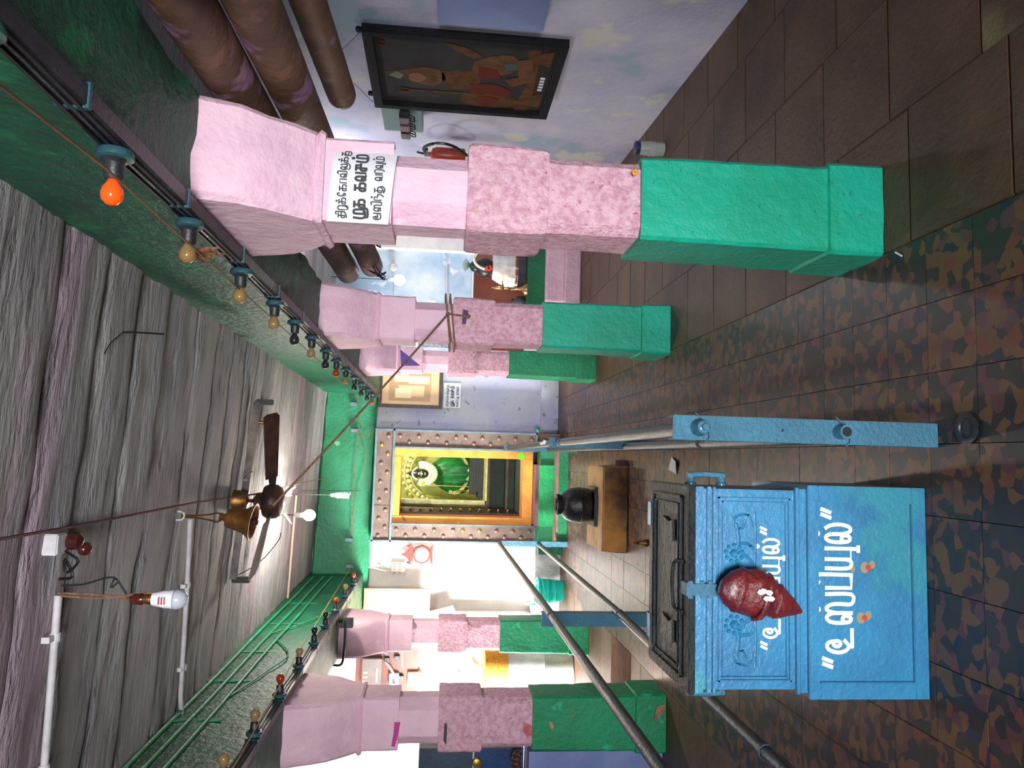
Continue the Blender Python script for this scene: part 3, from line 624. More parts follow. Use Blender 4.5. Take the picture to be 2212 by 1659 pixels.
for i in range(9):
    row = []
    for j in range(7):
        x = c.x+(i/8-.5)*.5; yy = c.y+(j/6-.5)*.62; e = 0 if i in (0, 8) or j in (0, 6) else 1
        row.append(bm.verts.new((x+.03*noise.noise(Vector((i, j, 1))), yy, .003+e*(.02+.03*abs(noise.noise(Vector((x*7, yy*9, 2))))))))
    g_.append(row)
for i in range(8):
    for j in range(6): bm.faces.new((g_[i][j], g_[i+1][j], g_[i+1][j+1], g_[i][j+1]))
one('floor_mat', bm, mat('brown_sacking', (104, 70, 44), (78, 50, 34), 6, .9, .6, 60), 'brown sacking lying crumpled on the floor between the two left pillars', 'mat', smooth=True)
c = pZ(1950, 553); bm = nb(); tube(bm, [c+Vector((0, 0, .004)), c+Vector((.02, .03, .006))], .003, 6); one('chalk_stub', bm, M_paper, 'tiny white stub on the mosaic floor before the nearest pillar', 'stub')
c = pZ(2092, 925)
bm = nb(); lathe(bm, [(.03, 0), (.045, .004), (.046, .008), (.03, .0085), (.028, .004)], (c.x, c.y, 0.0), 'Z', 24); one('floor_ring', bm, M_dark, 'flat dark ring on the floor in front of the near barrier post', 'ring', smooth=True)

# ================= SHRINE DOORWAY =================
dw = thing('door_1', (-.38, 9.2, 0), '', '', kind='structure')
FX0, FX1, FZ0, FZ1 = -1.045, .30, .285, 2.235
OX0, OX1, OZ0, OZ1 = -.735, -.023, .45, 1.94
YX0, YX1, YZ0, YZ1 = -.83, .075, .33, 2.03
def bars(specs, name, m, y0, y1, par, bv=.002):
    for x0, x1, z0, z1 in specs: bm = nb(); box(bm, x0, x1, y0, y1, z0, z1); obj(name, bm, m, par, bevel=bv)
bars([(FX0, FX0+.022, FZ0, FZ1+.05), (FX1-.022, FX1, FZ0, FZ1), (FX0, FX1, FZ1-.0, FZ1+.025), (FX0, FX1, YZ1-.01, YZ1+.015), (YX0-.012, YX0+.008, FZ0, YZ1), (YX1-.004, YX1+.018, FZ0, YZ1), (FX0, YX0, FZ0-.0, FZ0+.022), (YX1, FX1, FZ0, FZ0+.022)], 'steel_bar', M_frame, 9.17, 9.20, dw)
panels = [(FX0+.022, YX0-.012, 1.23, YZ1-.01), (FX0+.022, YX0-.012, FZ0+.022, 1.22), (YX1+.018, FX1-.022, 1.23, YZ1-.01), (YX1+.018, FX1-.022, FZ0+.022, 1.22), (FX0+.022, -.62, YZ1+.015, FZ1), (-.61, FX1-.022, YZ1+.015, FZ1)]
for x0, x1, z0, z1 in panels:
    bm = nb(); box(bm, x0, x1, 9.195, 9.21, z0, z1); pn = obj('embossed_panel', bm, M_sheet, dw)
    w, h = x1-x0, z1-z0; L_ = max(w, h); n = max(4, int(L_/.1))
    for k in range(n):
        u = (k+.5)/n; s = .3 if k % 2 else .7
        x, z = (x0+w*s, z0+h*u) if h > w else (x0+w*u, z0+h*s)
        bm = nb(); lathe(bm, [(.006, -.014), (.018, -.01), (.026, -.003), (.028, 0)], (x, 9.195, z), 'Y', 10); obj('boss', bm, M_bossb if random.random() < .12 else M_boss, pn, smooth=True)
bm = nb(); box(bm, FX0, YX0, 9.21, 9.5, 0, 2.26); box(bm, YX1, FX1, 9.21, 9.5, 0, 2.26); box(bm, YX0, YX1, 9.21, 9.5, YZ1, 2.26); obj('masonry_surround', bm, M_tan, dw)
for x0, x1, z0, z1 in ((YX0, OX0, YZ0, YZ1), (OX1, YX1, YZ0, YZ1), (OX0, OX1, OZ1, YZ1), (OX0, OX1, YZ0, OZ0)):
    bm = nb(); box(bm, x0, x1, 9.22, 9.55, z0, z1); obj('yellow_stone_frame', bm, M_yellow, dw, bevel=.004)
bm = nb(); lathe(bm, [(.05, -.004), (.05, 0)], (OX1+.04, 9.22, .48), 'Y', 14); obj('lime_green_dab', bm, mat('lime_green', (120, 200, 30), None), dw)
# sanctum passage beyond
bm = nb(); box(bm, OX0-.12, OX0-.02, 9.55, 11.0, .3, 2.3); box(bm, .12, .22, 9.55, 11.0, .3, 2.3); box(bm, OX0-.1, .2, 9.55, 11.0, 2.1, 2.3); box(bm, OX0-.1, .2, 9.55, 10.7, .2, .44); struct('wall_passage', bm, M_dgreen)
st = thing('inner_steps', (-.3, 10.7, .441), 'dark green stone steps inside the shrine doorway', 'steps')
for y0, y1, z1 in ((10.35, 10.7, .55), (10.7, 10.95, .775)):
    bm = nb(); box(bm, OX0-.016, .116, y0, y1, .441, z1); obj('step', bm, M_dgreen, st, bevel=.006)
    bm = nb(); box(bm, OX0-.02, .12, y0-.02, y0, z1-.02, z1+.004); obj('nosing', bm, M_tan, st)
dl = thing('door_2', (OX0, 9.9, .45), '', '', kind='structure')
bm = nb(); box(bm, OX0-.02, OX0+.02, 9.58, 10.5, .45, 2.0); obj('leaf', bm, M_wdark, dl)
for k in range(12):
    z = .55+k*.125; bm = nb(); lathe(bm, [(.022, .02), (.02, .035), (.01, .05), (.003, .055)], (OX0, 9.95, z), 'X', 10); obj('brass_boss', bm, M_bossb, dl, smooth=True)
    bm = nb(); lathe(bm, [(.022, .02), (.02, .035), (.01, .05), (.003, .055)], (OX0, 9.7, z+.02), 'X', 10); obj('brass_boss', bm, M_brown, dl, smooth=True)
# inner door frame + sanctum
IX0 = -.64; idf = thing('door_3', (-.1, 11.0, .78), '', '', kind='structure')
for x0, x1, z0, z1 in ((IX0-.06, IX0, .78, 2.2), (IX0-.06, .4, .76, .80), (.35, .45, .78, 2.2)):
    bm = nb(); box(bm, x0, x1, 10.95, 11.1, z0, z1); obj('pale_stone_jamb', bm, M_gold, idf)
bm = nb(); box(bm, OX0-.1, .5, 12.7, 12.85, .6, 2.7); box(bm, -1.1, -1.0, 11.1, 12.7, .6, 2.7); box(bm, .8, .9, 11.1, 12.7, .6, 2.7); box(bm, -1.1, .9, 11.1, 12.8, 2.6, 2.7); box(bm, -1.1, .9, 11.1, 12.8, .6, .78); box(bm, -1.1, IX0-.06, 11.0, 11.1, .6, 2.6); box(bm, .12, .9, 11.0, 11.1, .6, 2.6); struct('wall_sanctum', bm, M_sancw)
light('sanctum_lamp', 'POINT', (.0, 11.3, 2.2), 46, (1, .96, .72), .06)
YD = 12.1; k_ = YD/1620
def D(x, y, dY=0): return pY(x, y, YD+dY)
base = D(1050, 1020); 
pd = thing('granite_pedestal', (base.x, YD, .78), 'stepped dark granite pedestal under the shrine statue', 'pedestal')
bm = nb(); a = D(1047, 1075); box(bm, a.x, a.x+.95, YD-.35, YD+.3, .78, .86); obj('lower_slab', bm, M_dstone, pd, bevel=.01)
bm = nb(); box(bm, a.x+.06, a.x+.9, YD-.28, YD+.3, .88, 1.0); obj('upper_slab', bm, M_dstone, pd, bevel=.01)
bm = nb(); box(bm, a.x+.1, a.x+.86, YD-.24, YD+.3, .86, .88); obj('recess', bm, M_black, pd)
sc_ = D(985, 1022); sx = sc_.x
stt = thing('deity_statue', (sx, YD, 1.0), 'black stone deity statue draped in green silk with a white jasmine garland', 'statue')
bm = nb(); N2 = 40; R = []
for z, r in ((1.0, .27), (1.08, .30), (1.2, .315), (1.32, .30), (1.42, .25), (1.5, .19), (1.58, .13), (1.63, .07)):
    R.append([bm.verts.new((sx+r*(1+.06*math.sin(k*2.2+z*5))*math.cos(2*math.pi*k/N2), YD+.5*r*(1+.12*math.sin(k*2.2+z*5))*math.sin(2*math.pi*k/N2), z)) for k in range(N2)])
for a, b in zip(R, R[1:]):
    for k in range(N2): bm.faces.new((a[k], a[(k+1) % N2], b[(k+1) % N2], b[k]))
bm.faces.new(R[-1]); obj('silk_drape', bm, M_sari, stt, smooth=2)
bm = nb(); pts = [(sx+.335*math.cos(a_), YD-.1, 1.23+.24*math.sin(a_)) for a_ in [math.radians(-200+i*20) for i in range(0, 12)]]
for p, q in zip(pts, pts[1:]):
    p = Vector(p); q = Vector(q); o_ = Vector((sx, YD-.1, 1.23)); slabpoly(bm, [p.lerp(o_, .16), p, q, q.lerp(o_, .16)], (0, -1, 0), .03)
obj('gold_pleat', bm, M_border, stt, label='fan of gold border pleats')
hz = 1.735; bm = nb(); ball(bm, (sx-.02, YD-.12, hz), .085, (.82, .9, 1.12), 3); hd = obj('head', bm, M_face, stt, smooth=2)
bm = nb(); tube(bm, [(sx-.02, YD-.2, hz+.02), (sx-.02, YD-.215, hz-.01)], .012, 8); ball(bm, (sx-.02, YD-.195, hz-.045), .018, (1.4, .5, .5), 1)
for e in (-.028, .028): ball(bm, (sx-.02+e, YD-.192, hz+.012), .011, (1.3, .5, .7), 1)
ball(bm, (sx-.02, YD-.19, hz+.05), .014, (1.6, .5, .8), 1); obj('silver_face_marks', bm, M_flower, hd)
bm = nb(); lathe(bm, [(.07, 0), (.075, .03), (.05, .09), (.02, .14), (.005, .17)], (sx-.02, YD-.1, hz+.07), 'Z', 16); obj('crown', bm, M_face, stt, smooth=True)
bm = nb()
for i in range(110):
    a_ = math.radians(10-(i % 37)*5.6); r1 = (.10, .135, .165)[i//37] if i < 111 else .1
    ball(bm, (sx-.02+r1*math.cos(a_)*1.05, YD-.19+.02*(i % 2), hz-.0+(r1*1.35)*math.sin(a_)), .028, sub=1)
for i in range(14):
    a_ = math.radians(20+i*11); ball(bm, (sx-.02+.095*math.cos(a_), YD-.15, hz+.05+.10*math.sin(a_)), .017, sub=1)
obj('jasmine_garland', bm, M_flower, stt, kind='stuff')
bm = nb(); ball(bm, (sx-.15, YD-.2, hz-.02), .03); obj('lemon', bm, mat('lemon_yellow', (220, 220, 30), None), stt, smooth=True)
ar = thing('prabhavali_arch', (sx, YD+.2, 1.0), 'pierced silvery gold arch standing behind the shrine statue', 'arch')
for rr, tt in ((.50, .02), (.40, .016)):
    bm = nb(); tube(bm, [(sx+rr*math.cos(math.radians(a_)), YD+.2, 1.52+rr*1.02*math.sin(math.radians(a_))) for a_ in range(-10, 191, 8)], tt, 8); obj('arch_band', bm, M_gold, ar, smooth=True)
for a_ in range(0, 181, 11):
    bm = nb(); c = Vector((sx+.45*math.cos(math.radians(a_)), YD+.2, 1.52+.46*math.sin(math.radians(a_)))); lathe(bm, [(.012, -.02), (.036, -.012), (.036, .0), (.012, .01)], c, 'Y', 8); obj('scroll', bm, M_gold, ar)
    bm = nb(); c = Vector((sx+.54*math.cos(math.radians(a_)), YD+.2, 1.52+.55*math.sin(math.radians(a_)))); ball(bm, c, .03, (1, .5, 1), 1); obj('rim_leaf', bm, M_gold, ar)
for xx in (sx-.45, sx+.45):
    bm = nb(); lathe(bm, [(.05, 1.0), (.05, 1.06), (.03, 1.1), (.03, 1.36), (.05, 1.44), (.05, 1.52)], (xx, YD+.2, 0), 'Z', 12); obj('arch_column', bm, M_gold, ar, smooth=True)
a = D(903, 1047, -.25); b = D(1020, 1052, -.25); bm = nb(); tube(bm, [a, b-Vector((0, 0, .0))], .007, 8); ball(bm, a, .018, sub=1); one('staff', bm, M_gold, 'thin silver staff leaning in front of the statue', 'staff', smooth=True)
c = D(1018, 1061, -.2); bm = nb(); lathe(bm, [(.045, 0), (.03, .02), (.008, .04), (.008, .12), (.016, .13), (.01, .15), (.004, .17)], (c.x, YD-.2, 1.0), 'Z', 14); one('oil_lamp_stand', bm, M_brassb, 'small brass stand at the left foot of the statue', 'lamp', smooth=True)
# steps in front
fs = thing('entrance_steps', (-.4, 8.6, 0), 'green and tan stone steps below the shrine doorway', 'steps')
bm = nb(); column(bm, -.43, 8.95, [(0, .56, .35), (.105, .555, .35)], ch=.006, amp=.002, m=8); obj('lower_step', bm, M_green3, fs, smooth=True)
bm = nb(); box(bm, -.98, .125, 8.604, 8.95, .105, .122); obj('tan_tread', bm, M_tan, fs, bevel=.004)
bm = nb(); box(bm, -1.13, .2, 8.88, 9.22, 0, .285); obj('upper_step', bm, M_green3, fs, bevel=.006)
bm = nb(); box(bm, -.80, -.08, 8.84, 8.9, .122, .30); obj('raised_panel', bm, M_green2, fs, bevel=.006, label='brighter green block in the middle')
bm = nb(); box(bm, -.80, -.08, 8.9, 9.22, .285, .335); obj('sill', bm, M_maroon, fs, bevel=.004)
bm = nb(); ball(bm, (.345, 9.1, .30), .035, (1, 1, .8)); one('green_lump', bm, M_green3, 'green painted lump at the right foot of the doorway', 'knob', smooth=True)

# ================= BACK WALL THINGS =================
def frame(name, x0, x1, z0, z1, Y, w, m, mp, label, cat, tilt=0):
    t = thing(name, ((x0+x1)/2, Y, z0), label, cat)
    for q in ((x0, x1, z0, z0+w), (x0, x1, z1-w, z1), (x0, x0+w, z0+w, z1-w), (x1-w, x1, z0+w, z1-w)):
        bm = nb(); box(bm, q[0], q[1], Y-.03, Y, q[2], q[3]); obj('frame_bar', bm, m, t, bevel=.004)
    bm = nb(); box(bm, x0+w, x1-w, Y-.012, Y, z0+w, z1-w); obj('print', bm, mp, t)
    return t
M_fr = mat('striped_dark_frame', (74, 56, 50), (38, 30, 30), 30, .5, stretch=(1, 1, 1))
M_pr = mat('faded_tan_print', (206, 160, 112), (188, 140, 96), 3, .4)
fr = frame('framed_print', .575, 1.16, 1.47, 2.27, 9.46, .045, M_fr, M_pr, 'dark framed tan picture of a temple building on the back wall', 'picture')
for q, c in (((.62, 1.1, 1.52, 2.22), (214, 176, 130)), ((.66, 1.02, 1.62, 2.14), (182, 142, 100)), ((.72, .86, 1.70, 2.02), (226, 192, 146)), ((.88, .98, 1.64, 1.9), (232, 206, 164)), ((.7, .82, 1.86, 2.06), (238, 212, 168)), ((.9, 1.0, 1.9, 2.08), (236, 206, 160))):
    bm = nb(); box(bm, q[0], q[1], 9.445-.001*len(fr.children), 9.449, q[2], q[3]); obj('printed_shape', bm, mat('print_tone_%d' % c[0], c, None, rough=.5), fr)
M_gf = mat('carved_tan_frame', (190, 146, 108), (160, 116, 84), 40, .5)
M_gp = mat('ivory_embossed_sheet', (214, 186, 130), (200, 196, 146), 2.5, .4, .8, 26)
frame('framed_board', -2.185, -1.60, 1.53, 2.315, 9.28, .03, M_gf, M_gp, 'large cream framed board on the bright wall left of the clock', 'picture')
# clock
c = pY(911, 1197, 9.47); ck = thing('wall_clock', (c.x, 9.47, c.z), 'red brown wooden wall clock with round white dial', 'clock')
M_cw = mat('red_brown_wood', (140, 52, 44), (112, 38, 34), 9, .35)
bm = nb(); lathe(bm, [(.112, -.05), (.118, -.03), (.118, 0)], (c.x, 9.47, c.z), 'Y', 8); obj('case', bm, M_cw, ck, bevel=.003)
bm = nb(); lathe(bm, [(.085, -.056), (.085, -.05)], (c.x, 9.47, c.z), 'Y', 28); dl_ = obj('dial', bm, mat('ivory_dial', (240, 234, 214), None), ck)
bm = nb(); box(bm, c.x-.003, c.x+.003, 9.411, 9.413, c.z-.055, c.z+.005); box(bm, c.x, c.x+.03, 9.411, 9.413, c.z-.006, c.z); obj('hands', bm, M_black, dl_)
bm = nb(); slabpoly(bm, [(c.x-.10, 9.43, c.z-.12), (c.x+.10, 9.43, c.z-.12), (c.x+.085, 9.43, c.z-.10), (c.x-.085, 9.43, c.z-.10)], (0, 1, 0), .04); box(bm, c.x-.12, c.x+.12, 9.42, 9.47, c.z-.135, c.z-.12); obj('lower_moulding', bm, M_cw, ck)
bm = nb(); box(bm, c.x-.08, c.x+.08, 9.42, 9.47, c.z+.105, c.z+.13); box(bm, c.x-.12, c.x+.12, 9.42, 9.47, c.z+.13, c.z+.15); slabpoly(bm, [(c.x-.09, 9.43, c.z+.15), (c.x-.05, 9.43, c.z+.17), (c.x-.02, 9.43, c.z+.21), (c.x, 9.43, c.z+.26), (c.x+.02, 9.43, c.z+.21), (c.x+.05, 9.43, c.z+.17), (c.x+.09, 9.43, c.z+.15)], (0, 1, 0), .03); obj('pediment', bm, M_cw, ck)
for e in (-.1, .1): bm = nb(); lathe(bm, [(.01, 0), (.014, .015), (.006, .03), (.002, .045)], (c.x+e, 9.445, c.z+.15), 'Z', 10); obj('finial', bm, M_cw, ck)
# switchboard
a = pY(845, 1243, 9.46); b = pY(876, 1214, 9.46); sw = thing('switchboard', (a.x, 9.47, b.z), 'small cream switchboard between the clock and the framed board', 'switchboard')
bm = nb(); box(bm, a.x, b.x, 9.455, 9.5, b.z, a.z); obj('plate', bm, M_white, sw, bevel=.004)
for i in range(2):
    for j in range(4): bm = nb(); x = a.x+(b.x-a.x)*(j+.7)/5; z = b.z+(a.z-b.z)*(i+.75)/2.6; box(bm, x, x+.018, 9.445, 9.456, z, z+.035); obj('switch', bm, M_gf, sw)
bm = nb(); tube(bm, [pY(700, 1222, 9.38), pY(800, 1225, 9.38), (a.x+.05, 9.47, a.z+.05), (a.x+.05, 9.47, a.z)], .01, 8); tube(bm, [pY(822, 1185, 9.46), pY(824, 1236, 9.46)], .01, 8)
one('conduit', bm, M_wirew, 'cream cable pipe running down the back wall to the switchboard', 'pipe')
# tilted paper
t = thing('paper_calendar', pY(985, 1325, 9.28), 'tilted white card with printed characters under the cream framed board', 'calendar')
P = [pY(928, 1342, 9.28), pY(923, 1322, 9.28), pY(978, 1308, 9.28), pY(986, 1326, 9.28)]; bm = nb(); slabpoly(bm, P, (0, 1, 0), .006); obj('card', bm, M_paper, t)
for k in range(4):
    bm = nb(); a = P[0].lerp(P[3], .1+.22*k).lerp(P[1].lerp(P[2], .1+.22*k), .25); b = P[0].lerp(P[3], .1+.22*k).lerp(P[1].lerp(P[2], .1+.22*k), .75); ribbon(bm, [a-Vector((0, .002, 0)), b-Vector((0, .002, 0))], Vector((0, 1, 0)), .006); obj('print_mark', bm, M_tan, t)
# bucket
c = Vector((-1.53, 8.80, 0)); bk = thing('bucket', c, 'teal plastic bucket on the floor by the back wall left of the doorway', 'bucket')
bm = nb(); lathe(bm, [(.115, 0), (.125, .08), (.135, .2), (.142, .27), (.155, .275), (.155, .30), (.145, .30), (.13, .2), (.11, .02)], c, 'Z', 28); obj('bucket_body', bm, M_teal2, bk, smooth=True)
bm = nb()
for z in (.10, .15, .16, .17, .18): lathe(bm, [(.126+z*.06, z), (.131+z*.06, z+.003), (.126+z*.06, z+.006)], c, 'Z', 28)
obj('rib', bm, M_teal2, bk, smooth=True)
bm = nb(); tube(bm, [(c.x+.16*math.cos(a_), c.y-.05-.1*math.sin(a_), .285-.05*math.sin(a_)) for a_ in [math.pi*i/10 for i in range(11)]], .004, 6); obj('handle', bm, M_teal2, bk)
bm = nb(); lathe(bm, [(.0, 0), (.07, .003), (.075, .006), (.0, .012)], (0, 0, 0), 'X', 16); 
for v in bm.verts: v.co = (v.co.x-1.72, v.co.y+8.97, v.co.z+.36)
one('green_saucer', bm, M_teal2, 'small round green plastic saucer propped beside the bucket', 'saucer')

# ================= LEFT COURT THINGS =================
eb = thing('electric_board', (-2.55, 9.25, 1.65), 'brown wooden electric meter board with grey box and loose wires', 'electric board')
a = pY(765, 1508, 9.25); b = pY(905, 1395, 9.25); M_bw = mat('varnished_brown_board', (92, 44, 28), (70, 34, 24), 4, .5)
bm = nb(); box(bm, a.x, b.x, 9.25, 9.3, b.z, a.z); obj('board', bm, M_bw, eb, bevel=.004)
a = pY(780, 1482, 9.16); b = pY(826, 1423, 9.16); bm = nb(); box(bm, a.x, b.x, 9.16, 9.25, b.z, a.z); gb = obj('grey_box', bm, mat('dark_grey_casing', (86, 76, 74), (70, 64, 62), 5, .4), eb, bevel=.006)
z = (a.z+b.z)/2
for k in range(3): bm = nb(); box(bm, a.x+.04+.05*k, a.x+.06+.05*k, 9.157, 9.161, z+.05, z+.10); obj('plate_mark', bm, M_gf, gb)
bm = nb(); box(bm, a.x+.04, a.x+.2, 9.157, 9.161, z-.07, z-.05); obj('plate_mark', bm, M_gf, gb)
a = pY(840, 1482, 9.2); b = pY(862, 1455, 9.2); bm = nb(); box(bm, a.x, b.x, 9.19, 9.25, b.z, a.z); obj('meter', bm, M_white, eb, bevel=.004)
bm = nb(); box(bm, a.x+.03, b.x-.03, 9.185, 9.191, b.z+.04, a.z-.04); obj('meter_window', bm, M_black, eb)
for px, py in ((836, 1410), (836, 1426), (858, 1422), (866, 1465)):
    c = pY(px, py, 9.22); bm = nb(); box(bm, c.x-.03, c.x+.03, 9.2, 9.25, c.z-.03, c.z+.03); obj('fuse', bm, M_dark, eb, bevel=.004)
for k in range(5):
    a = pY(832+3*k, 1430+5*k, 9.18); b = pY(846+2*k, 1462+3*k, 9.18); bm = nb(); tube(bm, sag(a, b, .04, 6), .004, 5); obj('wire', bm, M_wirew, eb)
bm = nb(); ribbon(bm, [pY(870, y_, 9.248)+Vector((0, 0, .012*(i % 2))) for i, y_ in enumerate(range(1410, 1442, 3))], Vector((0, 1, 0)), .004); obj('chalk_scrawl', bm, M_paper, eb)
a = pY(880, 1479, 9.25); b = pY(911, 1450, 9.25); bm = nb(); box(bm, a.x, b.x, 9.2, 9.3, b.z, a.z); one('junction_box', bm, mat('tan_box', (192, 146, 96), None), 'small tan box on the wall just below the electric board', 'box', bevel=.005)
a = pY(778, 1519, 9.2); b = pY(862, 1508, 9.2); bm = nb(); box(bm, a.x, b.x, 9.2, 9.3, b.z, a.z); one('dark_box', bm, M_wdark, 'narrow dark box on the wall left of the electric board', 'box', bevel=.004)
# drum with orange top
c = Vector((-2.28, 8.2, 0)); dr = thing('steel_drum', c, 'white drum with an orange woven band standing in the sunlit left court', 'drum')
bm = nb(); lathe(bm, [(.25, 0), (.26, .01), (.26, .3), (.265, .31), (.26, .32), (.26, .68), (.25, .7)], c, 'Z', 28); obj('drum_body', bm, M_white, dr, smooth=True)
bm = nb(); lathe(bm, [(.265, .70), (.27, .72), (.27, .86), (.265, .93), (.24, .94)], c, 'Z', 28); obj('woven_band', bm, mat('orange_weave', (238, 170, 52), (214, 130, 40), 60, .7, .6, 80), dr, smooth=True, label='orange woven band')
a = pY(1026, 1450, 8.15)+Vector((0, 0, .05)); bm = nb(); ball(bm, a, .1, (1.5, .7, 1), 3)
for v in bm.verts: v.co += Vector((noise.noise(v.co*9), noise.noise(v.co*9+Vector((3, 1, 2))), noise.noise(v.co*11)))*.06
one('plastic_bundle', bm, mat('white_plastic_film', (226, 222, 216), (200, 190, 176), 9, .3), 'crumpled white plastic bundle on top of the drum in the left court', 'bundle', smooth=True)
# blue cupboard on the parapet
cp = thing('cupboard', (-2.3, 5.05, .86), 'dark blue steel cupboard with brass knob behind the large left pillar', 'cupboard')
a = pY(905, 1625, 5.15); z1 = a.z; x1 = -1.92
bm = nb(); box(bm, x1-.8, x1, 5.16, 5.5, .86, z1); obj('case', bm, M_slate, cp, bevel=.004)
bm = nb(); box(bm, x1-.78, x1-.01, 5.145, 5.16, 1.2, z1-.02); obj('upper_door', bm, M_slate, cp, bevel=.003)
bm = nb(); box(bm, x1-.78, x1-.01, 5.145, 5.16, .88, 1.19); obj('lower_door', bm, M_navy, cp, bevel=.003)
c = pY(1030, 1650, 5.1); bm = nb(); lathe(bm, [(.004, -.05), (.028, -.045), (.032, -.025), (.02, -.008), (.03, 0)], (c.x, 5.145, c.z), 'Y', 14); obj('knob', bm, M_bossb, cp, smooth=True, label='brass knob')
bm = nb(); box(bm, x1-.8, x1+.0, 5.13, 5.146, 1.19, 1.2); obj('trim_strip', bm, M_white, cp)
bm = nb()
for k in range(7): ball(bm, (-1.9-.03*k, 5.0, .92+.01*math.sin(k)), .03, (1, 1, 1.2), 1)
one('garland_scrap', bm, M_brown, 'dried brown garland scrap on the parapet beside the large left pillar', 'garland', smooth=True)

# ================= RIGHT AISLE =================
# framed devotional print on right wall, leaning out slightly
fp = thing('framed_print', (rx(4.55)-.06, 4.55, .84), 'big dark framed devotional print hanging on the right aisle wall', 'picture')
def FP(u, v, d=0):  # u 0..1 along the wall away from the camera, v 0..1 up
    Y = 4.085+.94*u; return Vector((2.40-.0*v+d, Y, .83+1.19*v))
def fquad(u0, u1, v0, v1, d0, d1, name, m, bv=0):
    bm = nb(); box(bm, 2.40+d0, 2.40+d1, FP(u0, 0).y, FP(u1, 0).y, FP(0, v0).z, FP(0, v1).z); return obj(name, bm, m, fp, bevel=bv)
M_frd = mat('black_wooden_frame', (34, 34, 38), (26, 26, 30), 8, .85, spec=.15)
for q in ((0, 1, 0, .05), (0, 1, .95, 1), (0, .055, .05, .95), (.945, 1, .05, .95)): fquad(*q, -.035, .02, 'frame_bar', M_frd, .003)
fquad(.055, .945, .05, .95, -.005, .01, 'print', mat('dark_print_ground', (50, 50, 52), (38, 37, 38), 3, .8, spec=.15))
M_pb = mat('print_ochre', (96, 66, 40), (76, 52, 34), 18, .9, spec=.1); M_pr2 = mat('print_red', (96, 42, 34), None, rough=.9, spec=.1); M_pf = mat('print_flesh', (106, 76, 52), (88, 62, 44), 12, .9, spec=.1)
def fshape(pts, m, d=-.0065, name='printed_figure'):
    if len(pts) > 4: pts = smooth_pts(list(pts)+[pts[0]], q=4)[:-1]
    bm = nb(); slabpoly(bm, [Vector((2.40+d, 4.085+.94*u, .83+1.19*v)) for u, v in pts], (1, 0, 0), .0015); obj(name, bm, m, fp)
# u: 0 near camera -> image up ; shapes follow the photo's figures as plain generic silhouettes
fshape([(.52, .93), (.47, .80), (.42, .70), (.46, .62), (.56, .60), (.66, .66), (.64, .76), (.58, .84)], M_pf)
fshape([(.46, .62), (.42, .5), (.45, .42), (.6, .42), (.68, .5), (.66, .6)], M_pb)
fshape([(.3, .45), (.22, .36), (.2, .26), (.3, .22), (.42, .26), (.48, .38), (.44, .46)], M_pf, -.0075)
fshape([(.36, .43), (.38, .33), (.5, .3), (.52, .42)], M_pr2, -.0085)
fshape([(.1, .62), (.13, .52), (.22, .42), (.27, .45), (.18, .55)], M_pb, -.0085)
fshape([(.6, .46), (.58, .34), (.66, .24), (.74, .28), (.74, .44)], M_pr2, -.0085)
fshape([(.74, .5), (.7, .4), (.76, .22), (.88, .2), (.92, .34), (.88, .5)], M_pb, -.0065)
fshape([(.25, .24), (.22, .16), (.5, .12), (.55, .2)], M_pf, -.0095)
fshape([(.08, .2), (.06, .13), (.9, .12), (.92, .2), (.5, .16)], M_pb, -.0075)
fshape([(.15, .12), (.1, .06), (.3, .06), (.28, .13)], M_pb, -.0085)
fshape([(.7, .12), (.66, .06), (.88, .06), (.85, .13)], M_pb, -.0085)
fshape([(.735, .84), (.72, .3), (.74, .3), (.755, .84)], M_pb, -.0095)
for e in (-.03, 0, .03): fshape([(.745+e, .88), (.74+e*.6, .8), (.755+e*.6, .8)], M_pb, -.0095)
for e in (.1, .14, .18, .92):
    if e < .9: fshape([(e, .93), (e, .90), (e+.02, .90), (e+.02, .93)], M_pr2, -.0085, 'caption_mark')
for e in (.34, .38, .42, .46, .5): fshape([(e+.1, .095), (e+.1, .07), (e+.125, .07), (e+.125, .095)], M_paper, -.0085, 'caption_mark')
bm = nb(); a = pX(715, 130, 2.42); b = Vector((2.40, 4.1, 2.0)); tube(bm, [b, a], .002, 5); tube(bm, [pX(765, 180, 2.42), Vector((2.39, 5.0, 2.03))], .002, 5); obj('hanging_wire', bm, M_wireb, fp)
for yy in (4.10, 4.86): bm = nb(); lathe(bm, [(.018, -.02), (.018, 0)], (2.395, yy, 2.035), 'X', 10); obj('hanging_ring', bm, M_frd, fp)
fshape([(.5, .86), (.54, .82), (.6, .84), (.56, .9)], mat('print_pale', (120, 130, 112), None, rough=.9, spec=.1), -.0085)
fshape([(.52, .79), (.5, .74), (.56, .70), (.62, .74), (.6, .79)], mat('print_face', (136, 98, 76), None, rough=.9, spec=.1), -.0085)
fshape([(.78, .42), (.76, .34), (.82, .30), (.88, .34), (.86, .42)], M_pr2, -.0095)
fshape([(.3, .3), (.28, .24), (.36, .22), (.38, .28)], mat('print_teal', (70, 88, 90), None, rough=.9, spec=.1), -.0105)
fshape([(.5, .28), (.46, .22), (.54, .18), (.6, .24)], M_pf, -.0105)
for k in range(9): fshape([(.46+.02*k, .66+.012*(k % 2)), (.47+.02*k, .64+.012*(k % 2)), (.475+.02*k, .665+.012*(k % 2))], M_pf, -.0085, 'jewel')
